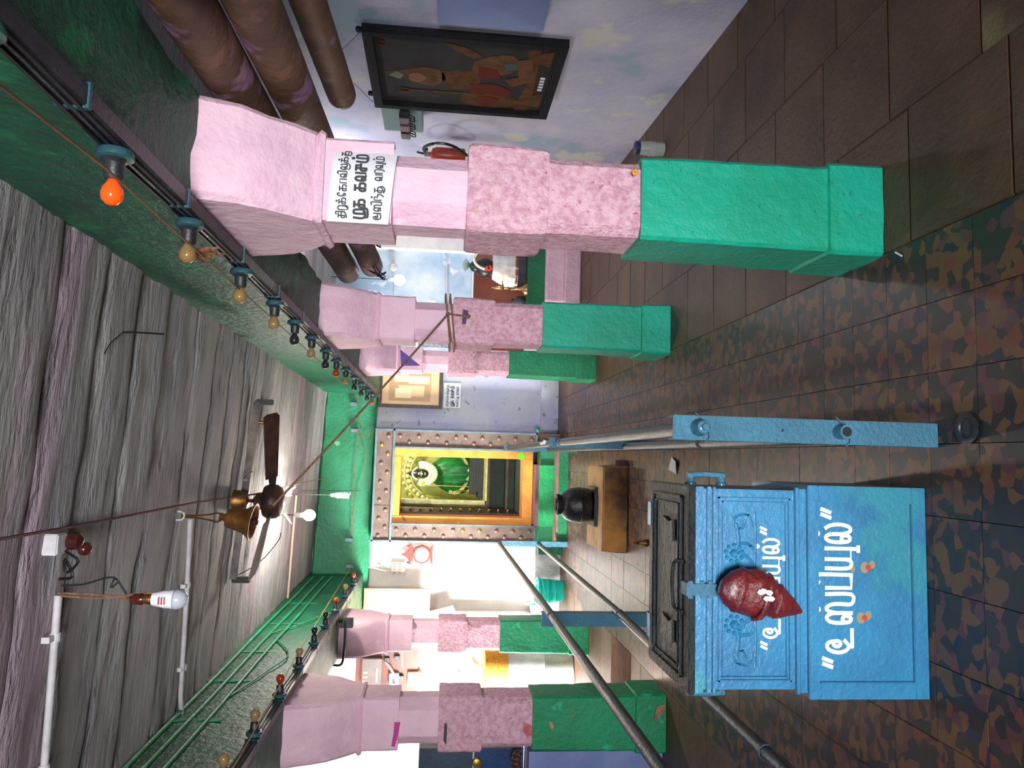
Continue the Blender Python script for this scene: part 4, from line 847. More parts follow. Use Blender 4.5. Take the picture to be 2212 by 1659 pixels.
# blue shelf box nearer the camera
bx = thing('wall_cabinet', (2.3, 3.9, 1.0), 'plain blue wooden box fixed on the right wall beside the large framed print', 'cabinet')
bm = nb(); box(bm, 2.33, rx(3.0)+.15, 2.9, 3.90, 1.01, 1.59); obj('case', bm, M_skyblue, bx, bevel=.01)
bm = nb(); box(bm, 2.325, 2.332, 3.0, 3.82, 1.06, 1.54); obj('front_panel', bm, M_skyblue, bx, bevel=.002)
# fuse board
fb = thing('fuse_board', (2.42, 5.27, 1.7), 'green painted fuse board with three black cutouts beside the large framed print', 'fuse board')
bm = nb(); box(bm, 2.40, 2.49, 5.08, 5.46, 1.70, 1.985); obj('backboard', bm, mat('grey_green_board', (92, 120, 130), (84, 128, 116), 9, .5), fb, bevel=.004)
for k in range(3):
    yy = 5.10+.13*k; bm = nb(); box(bm, 2.34, 2.40, yy, yy+.105, 1.79, 1.86); f_ = obj('cutout', bm, M_dark if k != 1 else M_maroon, fb, bevel=.006)
    for e in (.03, .07): bm = nb(); tube(bm, smooth_pts([(2.36, yy+e, 1.79), (2.35, yy+e, 1.76), (2.37, yy+e+.012, 1.755), (2.385, yy+e+.015, 1.79)]), .004, 6); obj('wire_loop', bm, M_wireb, f_)
# extinguisher
a = pX(960, 335, 2.4); xe, ye = 2.43, 5.93
ex = thing('fire_extinguisher', (xe, ye, 1.38), 'red fire extinguisher with black hose on the right wall behind the nearest pillar', 'fire extinguisher')
bm = nb(); lathe(bm, [(.055, 1.37), (.062, 1.38), (.062, 1.60), (.05, 1.635), (.02, 1.65), (.018, 1.67)], (xe, ye, 0), 'Z', 20); obj('cylinder', bm, mat('worn_red_paint', (150, 46, 34), (170, 66, 30), 8, .4), ex, smooth=True)
bm = nb(); tube(bm, smooth_pts([(xe, ye-.0, 1.69), (xe-.02, ye-.18, 1.70), (xe-.03, ye-.30, 1.60), (xe-.03, ye-.27, 1.48), (xe-.02, ye-.10, 1.37), (xe, ye-.03, 1.36)]), .012, 8); obj('hose', bm, M_black, ex, smooth=True)
bm = nb(); box(bm, xe-.012, xe+.012, ye-.1, ye+.02, 1.67, 1.70); tube(bm, [(xe, ye, 1.69), (xe, ye-.03, 1.76)], .008, 6); obj('valve_handle', bm, M_dark, ex)
# bottle
c = pZ(1432, 320)+Vector((-.02, -.02, 0)); bt = thing('water_bottle', c, 'short clear plastic bottle with navy cap on the aisle floor beyond the nearest pillar', 'bottle')
bm = nb(); lathe(bm, [(.045, 0), (.05, .01), (.05, .12), (.048, .15), (.045, .17), (.045, .175)], c, 'Z', 18); obj('bottle_body', bm, mat('cloudy_plastic', (156, 160, 158), (170, 172, 168), 10, .25), bt, smooth=True)
for z in (.07, .085, .1): bm = nb(); lathe(bm, [(.05, z), (.053, z+.003), (.05, z+.006)], c, 'Z', 18); obj('ridge', bm, M_bulbd, bt, smooth=True)
bm = nb(); lathe(bm, [(.046, .175), (.048, .18), (.048, .205), (.04, .21)], c, 'Z', 18); obj('cap', bm, mat('navy_plastic', (38, 44, 86), None, rough=.4), bt, smooth=True)
# marigold on p1
c = pY(1373, 370, 2.38); bm = nb()
for k in range(8): ball(bm, c+Vector((.006*math.cos(k), .01+.004*math.sin(k*3), .006*math.sin(k))), .006, sub=1)
one('marigold', bm, mat('marigold_petals', (222, 150, 40), (236, 176, 60), 60, .8), 'orange marigold tucked on the ledge of the nearest pillar', 'flower')
# poles
def pole(p, q, r, m, label, end=True):
    p = Vector(p); q = Vector(q); t = thing('carrying_pole', p, label, 'pole'); d = (q-p).normalized()
    bm = nb(); n = 24; tube(bm, [p+(q-p)*(i/n) for i in range(n+1)], [r*(1+.008*math.sin(i*1.7)) for i in range(n+1)], 20); obj('shaft', bm, m, t, smooth=True)
    if end:
        bm = nb(); tube(bm, [q-d*.28, q, q+d*.03, q+d*.045], [r*1.04, r*1.04, r*.85, r*.4], 20); obj('painted_end', bm, M_maroon, t, smooth=True, label='maroon painted end')
    return t
p_far = pY(752, 588, 5.35); p_near = pY(432, 60, 2.0)
def ext(a, b, f): return a+(b-a)*f
pole(ext(p_far, p_near, 1.5), p_far, .078, M_wood, 'thick brown carrying pole lying next to the green beam, left of the three')
q_far = pY(803, 575, 5.3); q_near = pY(575, 70, 2.1)
pole(ext(q_far, q_near, 1.5), q_far, .075, M_wood, 'paint splashed carrying pole in the middle of the three over the right aisle')
r_far = pY(738, 205, 3.0); r_near = pY(672, 20, 2.35)
pole(ext(r_far, r_near, 2.2), r_far, .058, M_wood, 'shortest carrying pole with a rounded end, nearest the right wall', end=False)
bm = nb(); tube(bm, [r_far, r_far+(r_far-r_near).normalized()*.03, r_far+(r_far-r_near).normalized()*.05], [.058, .05, .015], 20); 
one('pole_cap', bm, M_maroon, 'dark rounded cap closing the shortest carrying pole', 'cap', smooth=True)
for Y_ in (1.6,):
    z_ = 2.03 if Y_ > 3 else 2.25
    bm = nb(); box(bm, 1.03, 2.45 if Y_ < 3 else 1.75, Y_, Y_+.1, z_-.18 if Y_ > 3 else z_-.17, z_-.10 if Y_ > 3 else z_-.09); one('support_bar', bm, M_wdark, 'dark wooden bar under the carrying poles, ' + ('nearest the camera' if Y_ < 3 else 'beside the second right pillar'), 'bar', bevel=.006)
for k, (px, py) in enumerate(((812, 520), (815, 590))):
    c = pY(px, py, 5.0); bm = nb()
    for j in range(3): tube(bm, smooth_pts([c+Vector((random.uniform(-.06, .06), 0, random.uniform(-.06, .08))) for i in range(5)]), .004, 5)
    one('wire_tangle', bm, M_wireb, ('upper' if k == 0 else 'lower') + ' tangle of black wire round the far ends of the carrying poles', 'wire')
# aisle end shrine
sh = thing('aisle_plinth', (2.1, 8.2, 0), 'pink stepped plinth at the end of the right aisle', 'plinth')
bm = nb(); box(bm, 1.70, 2.70, 8.05, 8.9, 0, .17); obj('lower_tier', bm, M_pink, sh, bevel=.01)
bm = nb(); box(bm, 1.74, 2.70, 8.12, 8.9, .17, .37); obj('upper_tier', bm, M_pink, sh, bevel=.01)
bm = nb(); box(bm, 1.72, 2.70, 8.25, 8.855, .371, .56); one('green_ledge', bm, M_green3, 'dark green painted ledge on top of the pink plinth in the right aisle', 'ledge', bevel=.006)
tp = thing('wall_trim_tiles', (2.1, 8.86, .56), 'dark red tile panel behind the small shrine in the right aisle', 'tile panel')
for i in range(5):
    for j in range(3): bm = nb(); box(bm, 1.26+.31*i+.002, 1.26+.31*(i+1)-.002, 8.865, 8.88, .52+.21*j+.002, .52+.21*(j+1)-.002); obj('tile', bm, M_redtile, tp)
bm = nb(); box(bm, 1.26, 2.82, 8.86, 8.885, 1.152, 1.17); obj('edge_strip', bm, M_paper, tp)
sx2 = pY(1085, 578, 8.55).x; s2 = thing('small_deity_statue', (sx2, 8.55, .56), 'small black stone statue wrapped in white cloth with flowers, right aisle shrine', 'statue')
bm = nb(); box(bm, sx2-.22, sx2+.2, 8.38, 8.72, .561, .66); obj('stone_seat', bm, M_dstone, s2, bevel=.015)
bm = nb(); R = []
for z, r in ((.66, .21), (.72, .22), (.8, .2), (.88, .17), (.95, .14)):
    R.append([bm.verts.new((sx2+.0+r*(1+.08*math.sin(k*2.4))*math.cos(2*math.pi*k/32)-.04*(1-(z-.66)/.3), 8.55+.6*r*(1+.1*math.sin(k*2.4))*math.sin(2*math.pi*k/32), z)) for k in range(32)])
for a, b in zip(R, R[1:]):
    for k in range(32): bm.faces.new((a[k], a[(k+1) % 32], b[(k+1) % 32], b[k]))
bm.faces.new(R[-1]); obj('white_cloth', bm, M_clothw, s2, smooth=2)
bm = nb(); lathe(bm, [(.215, .665), (.225, .675), (.215, .69)], (sx2-.03, 8.55, 0), 'Z', 24)
for v in bm.verts: v.co.y = 8.55+(v.co.y-8.55)*.62
obj('red_hem', bm, mat('red_border', (150, 60, 44), None), s2)
bm = nb(); ball(bm, (sx2-.01, 8.55, 1.04), .12, (.95, .8, 1.05), 3); ball(bm, (sx2-.01, 8.52, 1.15), .07, (1, 1, 1), 2); obj('torso_and_head', bm, M_face, s2, smooth=2)
bm = nb()
for i in range(16): a_ = math.radians(60+i*7.5); ball(bm, (sx2+.09+.12*math.cos(a_)-.03, 8.44, 1.02+.17*math.sin(a_)-.02), .02, sub=1)
obj('white_flower_string', bm, M_flower, s2, kind='stuff')
bm = nb()
for i in range(9): ball(bm, (sx2-.05+random.uniform(-.03, .03), 8.43, 1.0+random.uniform(-.04, .04)), .016, sub=1)
obj('red_flowers', bm, M_redf, s2, kind='stuff')
bm = nb()
for i in range(9): a_ = math.radians(40+i*12); c = Vector((sx2, 8.52, 1.2)); tube(bm, [c, c+Vector((.1*math.cos(a_), 0, .1*math.sin(a_)))], .004, 4)
obj('grass_tuft', bm, mat('dull_green_leaf', (90, 120, 60), None), s2, kind='stuff')
c = pY(1138, 625, 8.4); lx = c.x; ol = thing('oil_lamp', (lx, 8.4, .56), 'tall brass oil lamp with a burning wick beside the small statue', 'oil lamp')
bm = nb(); lathe(bm, [(.075, .561), (.07, .59), (.035, .61), (.02, .64), (.014, .67), (.014, .76), (.022, .775), (.014, .79), (.014, .82), (.05, .83), (.055, .84), (.02, .85), (.022, .87), (.018, .91), (.008, .95), (.002, .965)], (lx, 8.4, 0), 'Z', 20); obj('brass_stem', bm, M_brassb, ol, smooth=True)
bm = nb(); box(bm, lx-.01, lx+.075, 8.33, 8.35, .842, .85); obj('wick_spout', bm, M_brassb, ol)
bm = nb(); lathe(bm, [(.002, 0), (.012, .01), (.010, .025), (.002, .045)], (lx+.07, 8.34, .852), 'Z', 10); obj('flame', bm, mat('flame', (255, 200, 120), None, emit=30), ol, smooth=True)
c = pY(1105, 650, 8.5); bm = nb(); lathe(bm, [(.05, .561), (.06, .58), (.06, .66), (.03, .70), (.035, .72)], (c.x, 8.5, 0), 'Z', 16); one('dark_pot', bm, M_dstone, 'small dark pot on the ledge left of the brass oil lamp', 'pot', smooth=True)
# aisle wall conduit, rose, bulb
bm = nb(); tube(bm, [pY(850, 560, 8.87), pY(852, 650, 8.87)], .006, 6); tube(bm, [pY(965, 555, 8.87), pY(965, 660, 8.87)], .01, 6); one('wall_conduit', bm, M_white, 'thin white cable runs across the pale blue aisle end wall', 'cable')
c = pY(850, 577, 8.85); bm = nb(); lathe(bm, [(.035, -.03), (.045, -.02), (.045, .02)], c, 'Y', 16); one('ceiling_rose', bm, M_white, 'round white socket on the pale blue wall near the glowing bulb', 'socket', smooth=True)
def lit_bulb(c, name, label, power, up, rb=.06, lc=(1, .96, .9)):
    t = thing('light_bulb', c, label, 'light bulb')
    bm = nb(); ball(bm, c, rb, (1, 1, 1.1), 3); obj('glass', bm, M_lit, t, smooth=2)
    bm = nb(); lathe(bm, [(.02, rb*.95), (.022, rb+.02), (.02, rb+.07), (.008, rb+.08)], c, 'Z', 14); obj('holder', bm, M_white, t, smooth=True)
    bm = nb(); tube(bm, [Vector(c)+Vector((0, 0, .12)), Vector(c)+Vector((0, 0, up))], .004, 5); obj('flex', bm, M_wireb, t)
    light(name, 'POINT', Vector(c)-Vector((0, 0, .06)), power, lc, .07)
lit_bulb(pY(863, 605, 8.2), 'aisle_bulb_light', 'glowing bulb hanging in front of the pale blue aisle end wall', 5, .75)
lit_bulb(pY(668, 1113, 6.6), 'hall_bulb_light', 'glowing bulb hanging under the hall ceiling beyond the fan', 92, .44, .048, (1, .91, .8))
# cluttered dark tile strip between p2 and p3
a = pY(903, 752, 8.85); b = pY(975, 735, 8.85); bm = nb(); box(bm, 1.27, 1.62, 8.86, 8.89, b.z, a.z); one('patterned_panel', bm, mat('grey_speckled_panel', (90, 96, 110), (160, 164, 172), 40, .6), 'grey speckled panel on the end wall seen between the second and third right pillars', 'panel')

# ================= FESTOON LIGHTS =================
def festoon(first_loc, sgn, mg, label, grp):
    t = thing('festoon_bulb', first_loc, label, 'light bulb', grp)
    s = sgn
    def prof(p): return [(r, s*h) for r, h in p] if s > 0 else [(r, s*h) for r, h in p][::-1]
    bm = nb(); lathe(bm, prof([(.02, -.0), (.036, .004), (.040, .012), (.040, .022), (.034, .026)]), (0, 0, 0), 'X', 14); obj('painted_cup', bm, M_holder, t, smooth=True, local=True)
    bm = nb(); lathe(bm, prof([(.03, .026), (.022, .034), (.021, .066), (.017, .072)]), (0, 0, 0), 'X', 12); obj('holder', bm, M_dark, t, smooth=True, local=True)
    bm = nb(); lathe(bm, prof([(.012, .072), (.014, .08), (.022, .092), (.0245, .105), (.022, .118), (.012, .128), (.002, .130)]), (0, 0, 0), 'X', 14); obj('glass', bm, mg, t, smooth=2, local=True)
    return t
proto = {}
def fest(loc, s, m, label, grp):
    k = (s, m.name)
    if k not in proto: proto[k] = festoon(loc, s, m, label, grp)
    else: dup(proto[k], loc, label)
RY = [(1.20, M_redg, 'red'), (1.71, M_orange, 'orange'), (2.22, M_glass, 'amber'), (2.80, M_glass, 'amber'), (3.38, M_glass, 'amber'), (3.86, M_darkg, 'dark'), (4.37, M_glass, 'amber'), (4.92, M_darkg, 'dark'), (5.43, M_redg, 'red'), (5.98, M_glass, 'amber'), (6.6, M_darkg, 'dark'), (7.2, M_darkg, 'dark'), (7.8, M_darkg, 'dark'), (8.4, M_redg, 'red')]
names = ['nearest', 'second', 'third', 'fourth', 'fifth', 'sixth', 'seventh', 'eighth', 'ninth', 'tenth', 'eleventh', 'twelfth', 'thirteenth', 'farthest']
for i, (Y, m, cn) in enumerate(RY):
    fest((.665, Y, 2.247), -1, m, '%s festoon bulb, %s glass, in the row along the right beam' % (names[i].capitalize(), cn), 'festoon bulbs along the right beam')
LY = [(3.4, M_glass, 'amber'), (3.95, M_glass, 'amber'), (4.55, M_redg, 'red'), (5.15, M_glass, 'amber'), (5.75, M_darkg, 'dark'), (6.3, M_darkg, 'dark'), (6.9, M_redg, 'red'), (7.6, M_glass, 'amber'), (8.3, M_redg, 'red')]
for i, (Y, m, cn) in enumerate(LY):
    nm = names[i] if i < len(LY)-1 else 'farthest'
    fest((-1.405, Y, 2.35), 1, m, '%s festoon bulb, %s glass, in the row along the left beam' % (nm.capitalize(), cn), 'festoon bulbs along the left beam')
for X, z, s, lab in ((.69, 2.247, -1, 'right'), (-1.43, 2.35, 1, 'left')):
    t = thing('festoon_batten', (X, -1, z), 'long dark batten with cables carrying the festoon bulbs along the %s beam' % lab, 'batten')
    bm = nb(); box(bm, X-.022, X+.022, -1.2, 9.1, z-.03, z+.028); obj('channel', bm, M_dark, t, bevel=.003)
    for e in (-.018, .0, .018):
        bm = nb(); tube(bm, [(X+s*.026, -1.2+k*.5, z+e+.004*math.sin(k*2.3)) for k in range(21)], .0045, 6); obj('cable', bm, M_wireb if e else M_pipe, t, smooth=True)
    for k in range(14):
        y = .9+k*.6; bm = nb(); box(bm, X-.027, X+.027, y, y+.012, z-.034, z+.032); obj('clip', bm, M_holder, t)
# dried garland on 2nd/3rd bulbs
bm = nb(); c = pX(425, 545, .58)
for k in range(7):
    a_ = random.uniform(-.6, .9); d = Vector((random.uniform(-.01, .03), random.uniform(.03, .14), random.uniform(-.05, .03)))
    tube(bm, smooth_pts([c, c+d*.5+Vector((0, 0, .01)), c+d]), [.002]*3+[.008]*3+[.004]*3, 5)
one('dried_flower_string', bm, mat('dried_orange_petals', (160, 104, 62), (90, 64, 44), 80, .8), 'dried orange flower spray tied beside the third festoon bulb', 'garland')
# ================= CORDS =================
def cord(name, pts, r, m, label): bm = nb(); tube(bm, pts, r, 6); return one(name, bm, m, label, 'cord', smooth=True)
cord('cord', [pX(-40, 165, .52), pX(0, 185, .55), pX(230, 365, .56), pX(428, 545, .57), pX(590, 690, .6), pX(700, 790, .63), pY(782, 866, 9.3)], .0032, M_brrope, 'thin brown cord stretched beside the festoon bulbs along the right beam')
cord('cord', [pX(500, 1665, -1.28), pX(560, 1560, -1.3), pX(650, 1400, -1.32), pY(758, 1225, 9.28)], .0032, M_yrope, 'thin yellow cord stretched along the left beam')
h1 = pY(775, 925, 9.28); h2 = pY(765, 1010, 9.28); h3 = pY(760, 1100, 9.28); h4 = pY(758, 1220, 9.28)
cord('cord', [pY(782, 868, 9.28), h1, h2, h3, h4], .005, M_rope, 'orange brown rope strung across the green lintel over the doorway')
bm = nb(); tube(bm, smooth_pts([pY(778, 930, 9.27), pY(790, 945, 9.27), pY(800, 935, 9.27), pY(812, 925, 9.27)]), .005, 6); tube(bm, smooth_pts([pY(778, 945, 9.27), pY(790, 1000, 9.27), pY(775, 1060, 9.27), pY(762, 1150, 9.27)]), .004, 6); one('rope_loop', bm, M_rope, 'loose rope ends hanging at the top right corner of the doorway', 'rope')
for i, (px, py) in enumerate(((770, 873), (772, 930), (760, 1165), (762, 1222))):
    c = pY(px, py, 9.30); bm = nb(); box(bm, c.x-.02, c.x+.02, 9.24, 9.33, c.z-.01, c.z+.07); one('rope_bracket', bm, M_frame, names[i].capitalize().replace('Nearest', 'First')+' small grey bracket from the right on the green lintel', 'bracket', 'grey brackets on the lintel', bevel=.004)
bell_c = pY(575, 1100, 3.75)
r_end = pY(968, 678, 4.77)
cord('cord', sag(pY(590, 1092, 3.75), r_end, .01), .006, M_rope, 'tan rope running from the bell down to the second right pillar')
bm = nb(); z = r_end.z
for zz, o_ in ((0, 0), (-.03, .008)): tube(bm, [(.87+.165*a_, 4.94+.165*b_, z+zz+(.02*a_)) for a_, b_ in ((-1, -1), (0, -1), (1, -1), (1, 0), (1, 1), (0, 1), (-1, 1), (-1, 0), (-1, -1))], .006, 6)
tube(bm, [r_end, pY(975, 740, 4.77)], .006, 6); tube(bm, [r_end, pY(1005, 683, 4.76)], .006, 6); ball(bm, r_end, .016, sub=1); ball(bm, pY(1010, 683, 4.76), .016, (1, 1, 1.4), 1)
one('rope_tie', bm, M_rope, 'rope looped and knotted round the second right pillar', 'rope', smooth=True)
bm = nb(); P = [pY(1000, 668, 4.765), pY(998, 700, 4.765), pY(1006, 700, 4.765), pY(1012, 672, 4.765)]; slabpoly(bm, P, (0, -1, 0), .006); one('ribbon', bm, mat('dark_purple_ribbon', (72, 40, 84), None), 'dark purple ribbon hanging from the knot on the second right pillar', 'ribbon')
cord('cord', [pZ(-30, 1170, 2.66), pY(170, 1135, 2.9), pY(418, 1086, 3.9), pY(560, 1066, 5.0)], .005, M_redrope, 'dark red cord crossing the ceiling from the near edge to the bell hook')
cord('cord', [pY(530, 1085, 5.1), pY(600, 1055, 6.0), pY(705, 1032, 9.2)], .004, M_rope, 'thin brown cord from the fan towards the green lintel')
cord('cord', sag(pY(645, 1060, 6.9), pY(775, 1060, 9.28), .0), .003, M_wireb, 'thin black wire from the ceiling to the lintel over the doorway')
# ================= CEILING THINGS =================
def cz(px, py, off=0):
    d = cu*(H-py-UC)+cv*(px-VC)+cw*F
    lo, hi = .1, 12
    for _ in range(50):
        m = (lo+hi)/2; p = CAM+d*(m/d.y)
        if p.z < ceilz(p.x, p.y)-off: lo = m
        else: hi = m
    return CAM+d*(lo/d.y)
# conduits on the ceiling
for (p, lab, nf) in (((126, 1285), (95, 1665), ), 'nearest', 3), (((411, 1120), (404, 1270), (390, 1500), (392, 1545)), 'middle', 3):
    pts = [cz(a, b, .03) for a, b in p]; t = thing('ceiling_conduit', pts[0], '%s white plastic pipe running across the rough ceiling' % lab.capitalize(), 'pipe')
    if lab == 'nearest': pts.append(pts[-1]+(pts[-1]-pts[0])*.6)
    bm = nb(); tube(bm, pts, .0125, 12); obj('pipe', bm, M_white, t, smooth=True)
    for f_ in ((.15, .62) if lab == 'nearest' else (.33, .75)):
        c = pts[0].lerp(pts[-1], f_); bm = nb(); tube(bm, [c-Vector((.015, 0, 0)), c+Vector((.015, 0, 0))], .017, 12); box(bm, c.x-.01, c.x+.01, c.y-.05, c.y+.012, c.z-.006, c.z+.02); obj('saddle', bm, M_white, t)
pts = [cz(640, 1070, .02), cz(632, 1160, .02), cz(615, 1370, .02)]; bm = nb(); tube(bm, pts, .011, 8); one('ceiling_conduit', bm, M_wirew, 'Farthest cream pipe across the ceiling beyond the glowing bulb', 'pipe', smooth=True)
c = cz(625, 1060, .04); bm = nb(); box(bm, c.x-.05, c.x+.05, c.y-.03, c.y+.03, c.z-.02, c.z+.03); tube(bm, [c, c+Vector((.04, -.05, -.06))], .012, 8); one('ceiling_box', bm, M_white, 'white ceiling connector beyond the fan', 'box', bevel=.004)
# red-brown lamp holder with white block near
c = cz(128, 1165, .03); t = thing('ceiling_lampholder', c, 'dark red glass lamp fitting on a white block above the nearest ceiling pipe', 'lamp fitting')
bm = nb(); box(bm, c.x-.05, c.x+.02, c.y-.035, c.y+.03, c.z-.012, c.z+.04); obj('block', bm, M_white, t, bevel=.004)
M_rf = mat('dark_red_glass', (86, 34, 26), (60, 24, 20), 20, .2)
bm = nb(); c2 = c+Vector((-.01, .04, -.03)); lathe(bm, [(.01, -.03), (.028, -.02), (.03, .01), (.02, .03)], c2, 'Z', 14); ball(bm, c2+Vector((-.03, .04, -.02)), .024, (1, 1.2, 1), 2); obj('red_cup', bm, M_rf, t, smooth=True)
bm = nb(); tube(bm, smooth_pts([c+Vector((-.04, .02, -.01)), c+Vector((-.08, .06, -.04)), c+Vector((-.11, .0, -.03)), c+Vector((-.07, .03, -.01)), c+Vector((-.13, .05, -.03)), c+Vector((-.13, 0, -.01))]), .005, 6); obj('cable_coil', bm, M_wireb, t, smooth=True)
# LED bulb hung on twine
Yl = 2.62; hz_ = cz(125, 1284, .03); Yl = hz_.y
a = pY(312, 1294, Yl); lb = thing('led_bulb', a, 'unlit white LED bulb hanging on brown twine from the nearest ceiling pipe', 'light bulb')
bx_ = pY(330, 1294, Yl); e = pY(405, 1296, Yl); L_ = (bx_.z-e.z)
bm = nb(); prf = [(.0, 0), (.3, .02), (.42, .12), (.46, .26)]; R_ = L_*.52*.5/.5
lathe(bm, [(.30*L_/1.6, 0), (.33*L_/1.6, -.1*L_), (.42*L_/1.6, -.35*L_), (.44*L_/1.0*.62, -.55*L_), (.44*L_*.66, -.62*L_)], (bx_.x, Yl, bx_.z), 'Z', 24); obj('white_body', bm, M_bulbw, lb, smooth=True)
bm = nb(); lathe(bm, [(.44*L_*.66, -.62*L_), (.44*L_*.68, -.70*L_), (.44*L_*.62, -.82*L_), (.44*L_*.45, -.93*L_), (.01, -1.0*L_)], (bx_.x, Yl, bx_.z), 'Z', 24); obj('diffuser', bm, M_bulbd, lb, smooth=2, label='grey translucent dome')
for k in range(3): bm = nb(); z = bx_.z-(.28+.08*k)*L_; box(bm, bx_.x-.012, bx_.x+.012, Yl-.33*L_-.0, Yl-.33*L_+.006, z, z+.003); obj('red_print', bm, mat('red_print', (190, 50, 50), None), lb)
bm = nb(); lathe(bm, [(.017, 0), (.018, .012), (.016, .03)], (bx_.x, Yl, bx_.z), 'Z', 14); obj('brass_cap', bm, M_brass, lb, smooth=True)
bm = nb(); lathe(bm, [(.018, .028), (.021, .035), (.019, .06), (.008, .075)], (bx_.x, Yl, bx_.z), 'Z', 14); obj('maroon_holder', bm, M_rf, lb, smooth=True)
bm = nb()
for e in (-.004, .004): tube(bm, smooth_pts([hz_+Vector((e, 0, 0)), hz_.lerp(bx_, .4)+Vector((e*1.5, 0, 0)), hz_.lerp(bx_, .7)+Vector((-e, 0, 0)), bx_+Vector((0, 0, .07))]), .004, 6)
tube(bm, smooth_pts([bx_+Vector((.01, 0, .09)), bx_+Vector((.02, 0, .04)), bx_+Vector((.02, 0, 0)), bx_+Vector((.022, 0, -.03))]), .004, 6); obj('twine', bm, M_rope, lb, smooth=True)
bm = nb(); tube(bm, smooth_pts([hz_+Vector((.03, 0, -.01)), pY(180, 1262, Yl), pY(235, 1247, Yl), pY(255, 1255, Yl), pY(240, 1270, Yl), pY(250, 1250, Yl), pY(270, 1278, Yl), bx_+Vector((0, 0, .08))]), .0035, 6); obj('black_flex', bm, M_wireb, lb, smooth=True)
# bell
hk = cz(383, 1114, .0); Yb = hk.y; bl = thing('bell', pY(545, 1120, Yb), 'brass temple bell hanging from a ceiling hook on twisted wire', 'bell')
bt_ = pY(488, 1118, Yb); bb_ = pY(548, 1128, Yb); ax = (bb_-bt_); Lb = ax.length
mrot = Vector((0, 0, -1)).rotation_difference(ax.normalized()).to_matrix().to_4x4(); mrot = Matrix.Translation(bt_) @ mrot
def bell_part(prof, name, m, n=28):
    bm = nb(); lathe(bm, prof, (0, 0, 0), 'Z', n); bmesh.ops.transform(bm, matrix=mrot, verts=bm.verts[:]); return obj(name, bm, m, bl, smooth=True)
bell_part([(.018, .0), (.045, -.006), (.052, -.03), (.056, -.05), (.062, -.09), (.075, -.115), (.095, -.135), (.098, -.142), (.086, -.142), (.062, -.11), (.05, -.06), (.04, -.02)], 'bell_cup', M_brass)
bell_part([(.02, .03), (.022, .02), (.016, .012), (.022, .005), (.018, 0)], 'crown', M_brass, 16)
bell_part([(.008, -.05), (.008, -.13), (.018, -.14), (.02, -.155), (.008, -.165)], 'clapper', M_brown, 12)
bm = nb(); s_ = bt_+Vector((0, 0, .04))
for e in (-1, 1): tube(bm, smooth_pts([s_+Vector((0, 0, -.03)), s_+Vector((e*.022, 0, .0)), s_+Vector((e*.012, 0, .05)), s_.lerp(hk, .6)+Vector((e*.005, 0, 0)), hk+Vector((e*.005, 0, -.02))]), .005, 6)
obj('hanging_wire', bm, M_brass, bl, smooth=True)
bm = nb(); tube(bm, smooth_pts([hk+Vector((-.02, 0, .03)), hk+Vector((-.02, 0, -.02)), hk+Vector((0, 0, -.035)), hk+Vector((.02, 0, -.02)), hk+Vector((.02, 0, .03))]), .006, 8); obj('ceiling_hook', bm, M_white, bl, smooth=True)
# fan
hub = pY(588, 1083, 5.15); fz = ceilz(hub.x, 5.15); fn = thing('ceiling_fan', (hub.x, 5.15, hub.z), 'dark brown three bladed ceiling fan under the hall ceiling beside the bell', 'ceiling fan')
hxf = hub.x; hzf = hub.z
bm = nb(); lathe(bm, [(.03, hzf+.06), (.1, hzf+.05), (.115, hzf+.02), (.11, hzf-.03), (.09, hzf-.06), (.04, hzf-.075)], (hxf, 5.15, 0), 'Z', 28); obj('motor', bm, M_brown, fn, smooth=True)
bm = nb(); lathe(bm, [(.012, hzf+.05), (.012, fz-.02)], (hxf, 5.15, 0), 'Z', 12); obj('down_rod', bm, M_dark, fn, smooth=True)
bm = nb(); lathe(bm, [(.02, fz-.11), (.045, fz-.1), (.068, fz-.05), (.07, fz-.01)], (hxf, 5.15, 0), 'Z', 24); obj('canopy', bm, M_brass, fn, smooth=True)
bm = nb(); lathe(bm, [(.045, hzf+.05), (.06, hzf+.06), (.055, hzf+.1), (.02, hzf+.12)], (hxf, 5.15, 0), 'Z', 24); obj('lower_canopy', bm, M_brown, fn, smooth=True)
bladet = pY(600, 908, 5.0); a0 = math.atan2(bladet.y-5.15, bladet.x-hxf)
for k in range(3):
    a_ = a0+k*2*math.pi/3; bm = nb(); d = Vector((math.cos(a_), math.sin(a_), 0)); s_ = Vector((-math.sin(a_), math.cos(a_), -.62)); o_ = Vector((hxf, 5.15, hzf-.0))
    slabpoly(bm, [o_+d*.16-s_*.045, o_+d*.58-s_*.06, o_+d*.595-s_*.03, o_+d*.595+s_*.04, o_+d*.57+s_*.06, o_+d*.16+s_*.045], (0, 0, 1), .006); bl_ = obj('blade', bm, M_brown if k == 0 else mat('light_fan_blade', (186, 180, 176), (150, 120, 96), 3, .4), fn, bevel=.001)
    bm = nb(); slabpoly(bm, [o_+d*.08-s_*.02, o_+d*.19-s_*.03, o_+d*.19+s_*.03, o_+d*.08+s_*.02], (0, 0, -1), .006); obj('blade_arm', bm, M_dark, bl_)
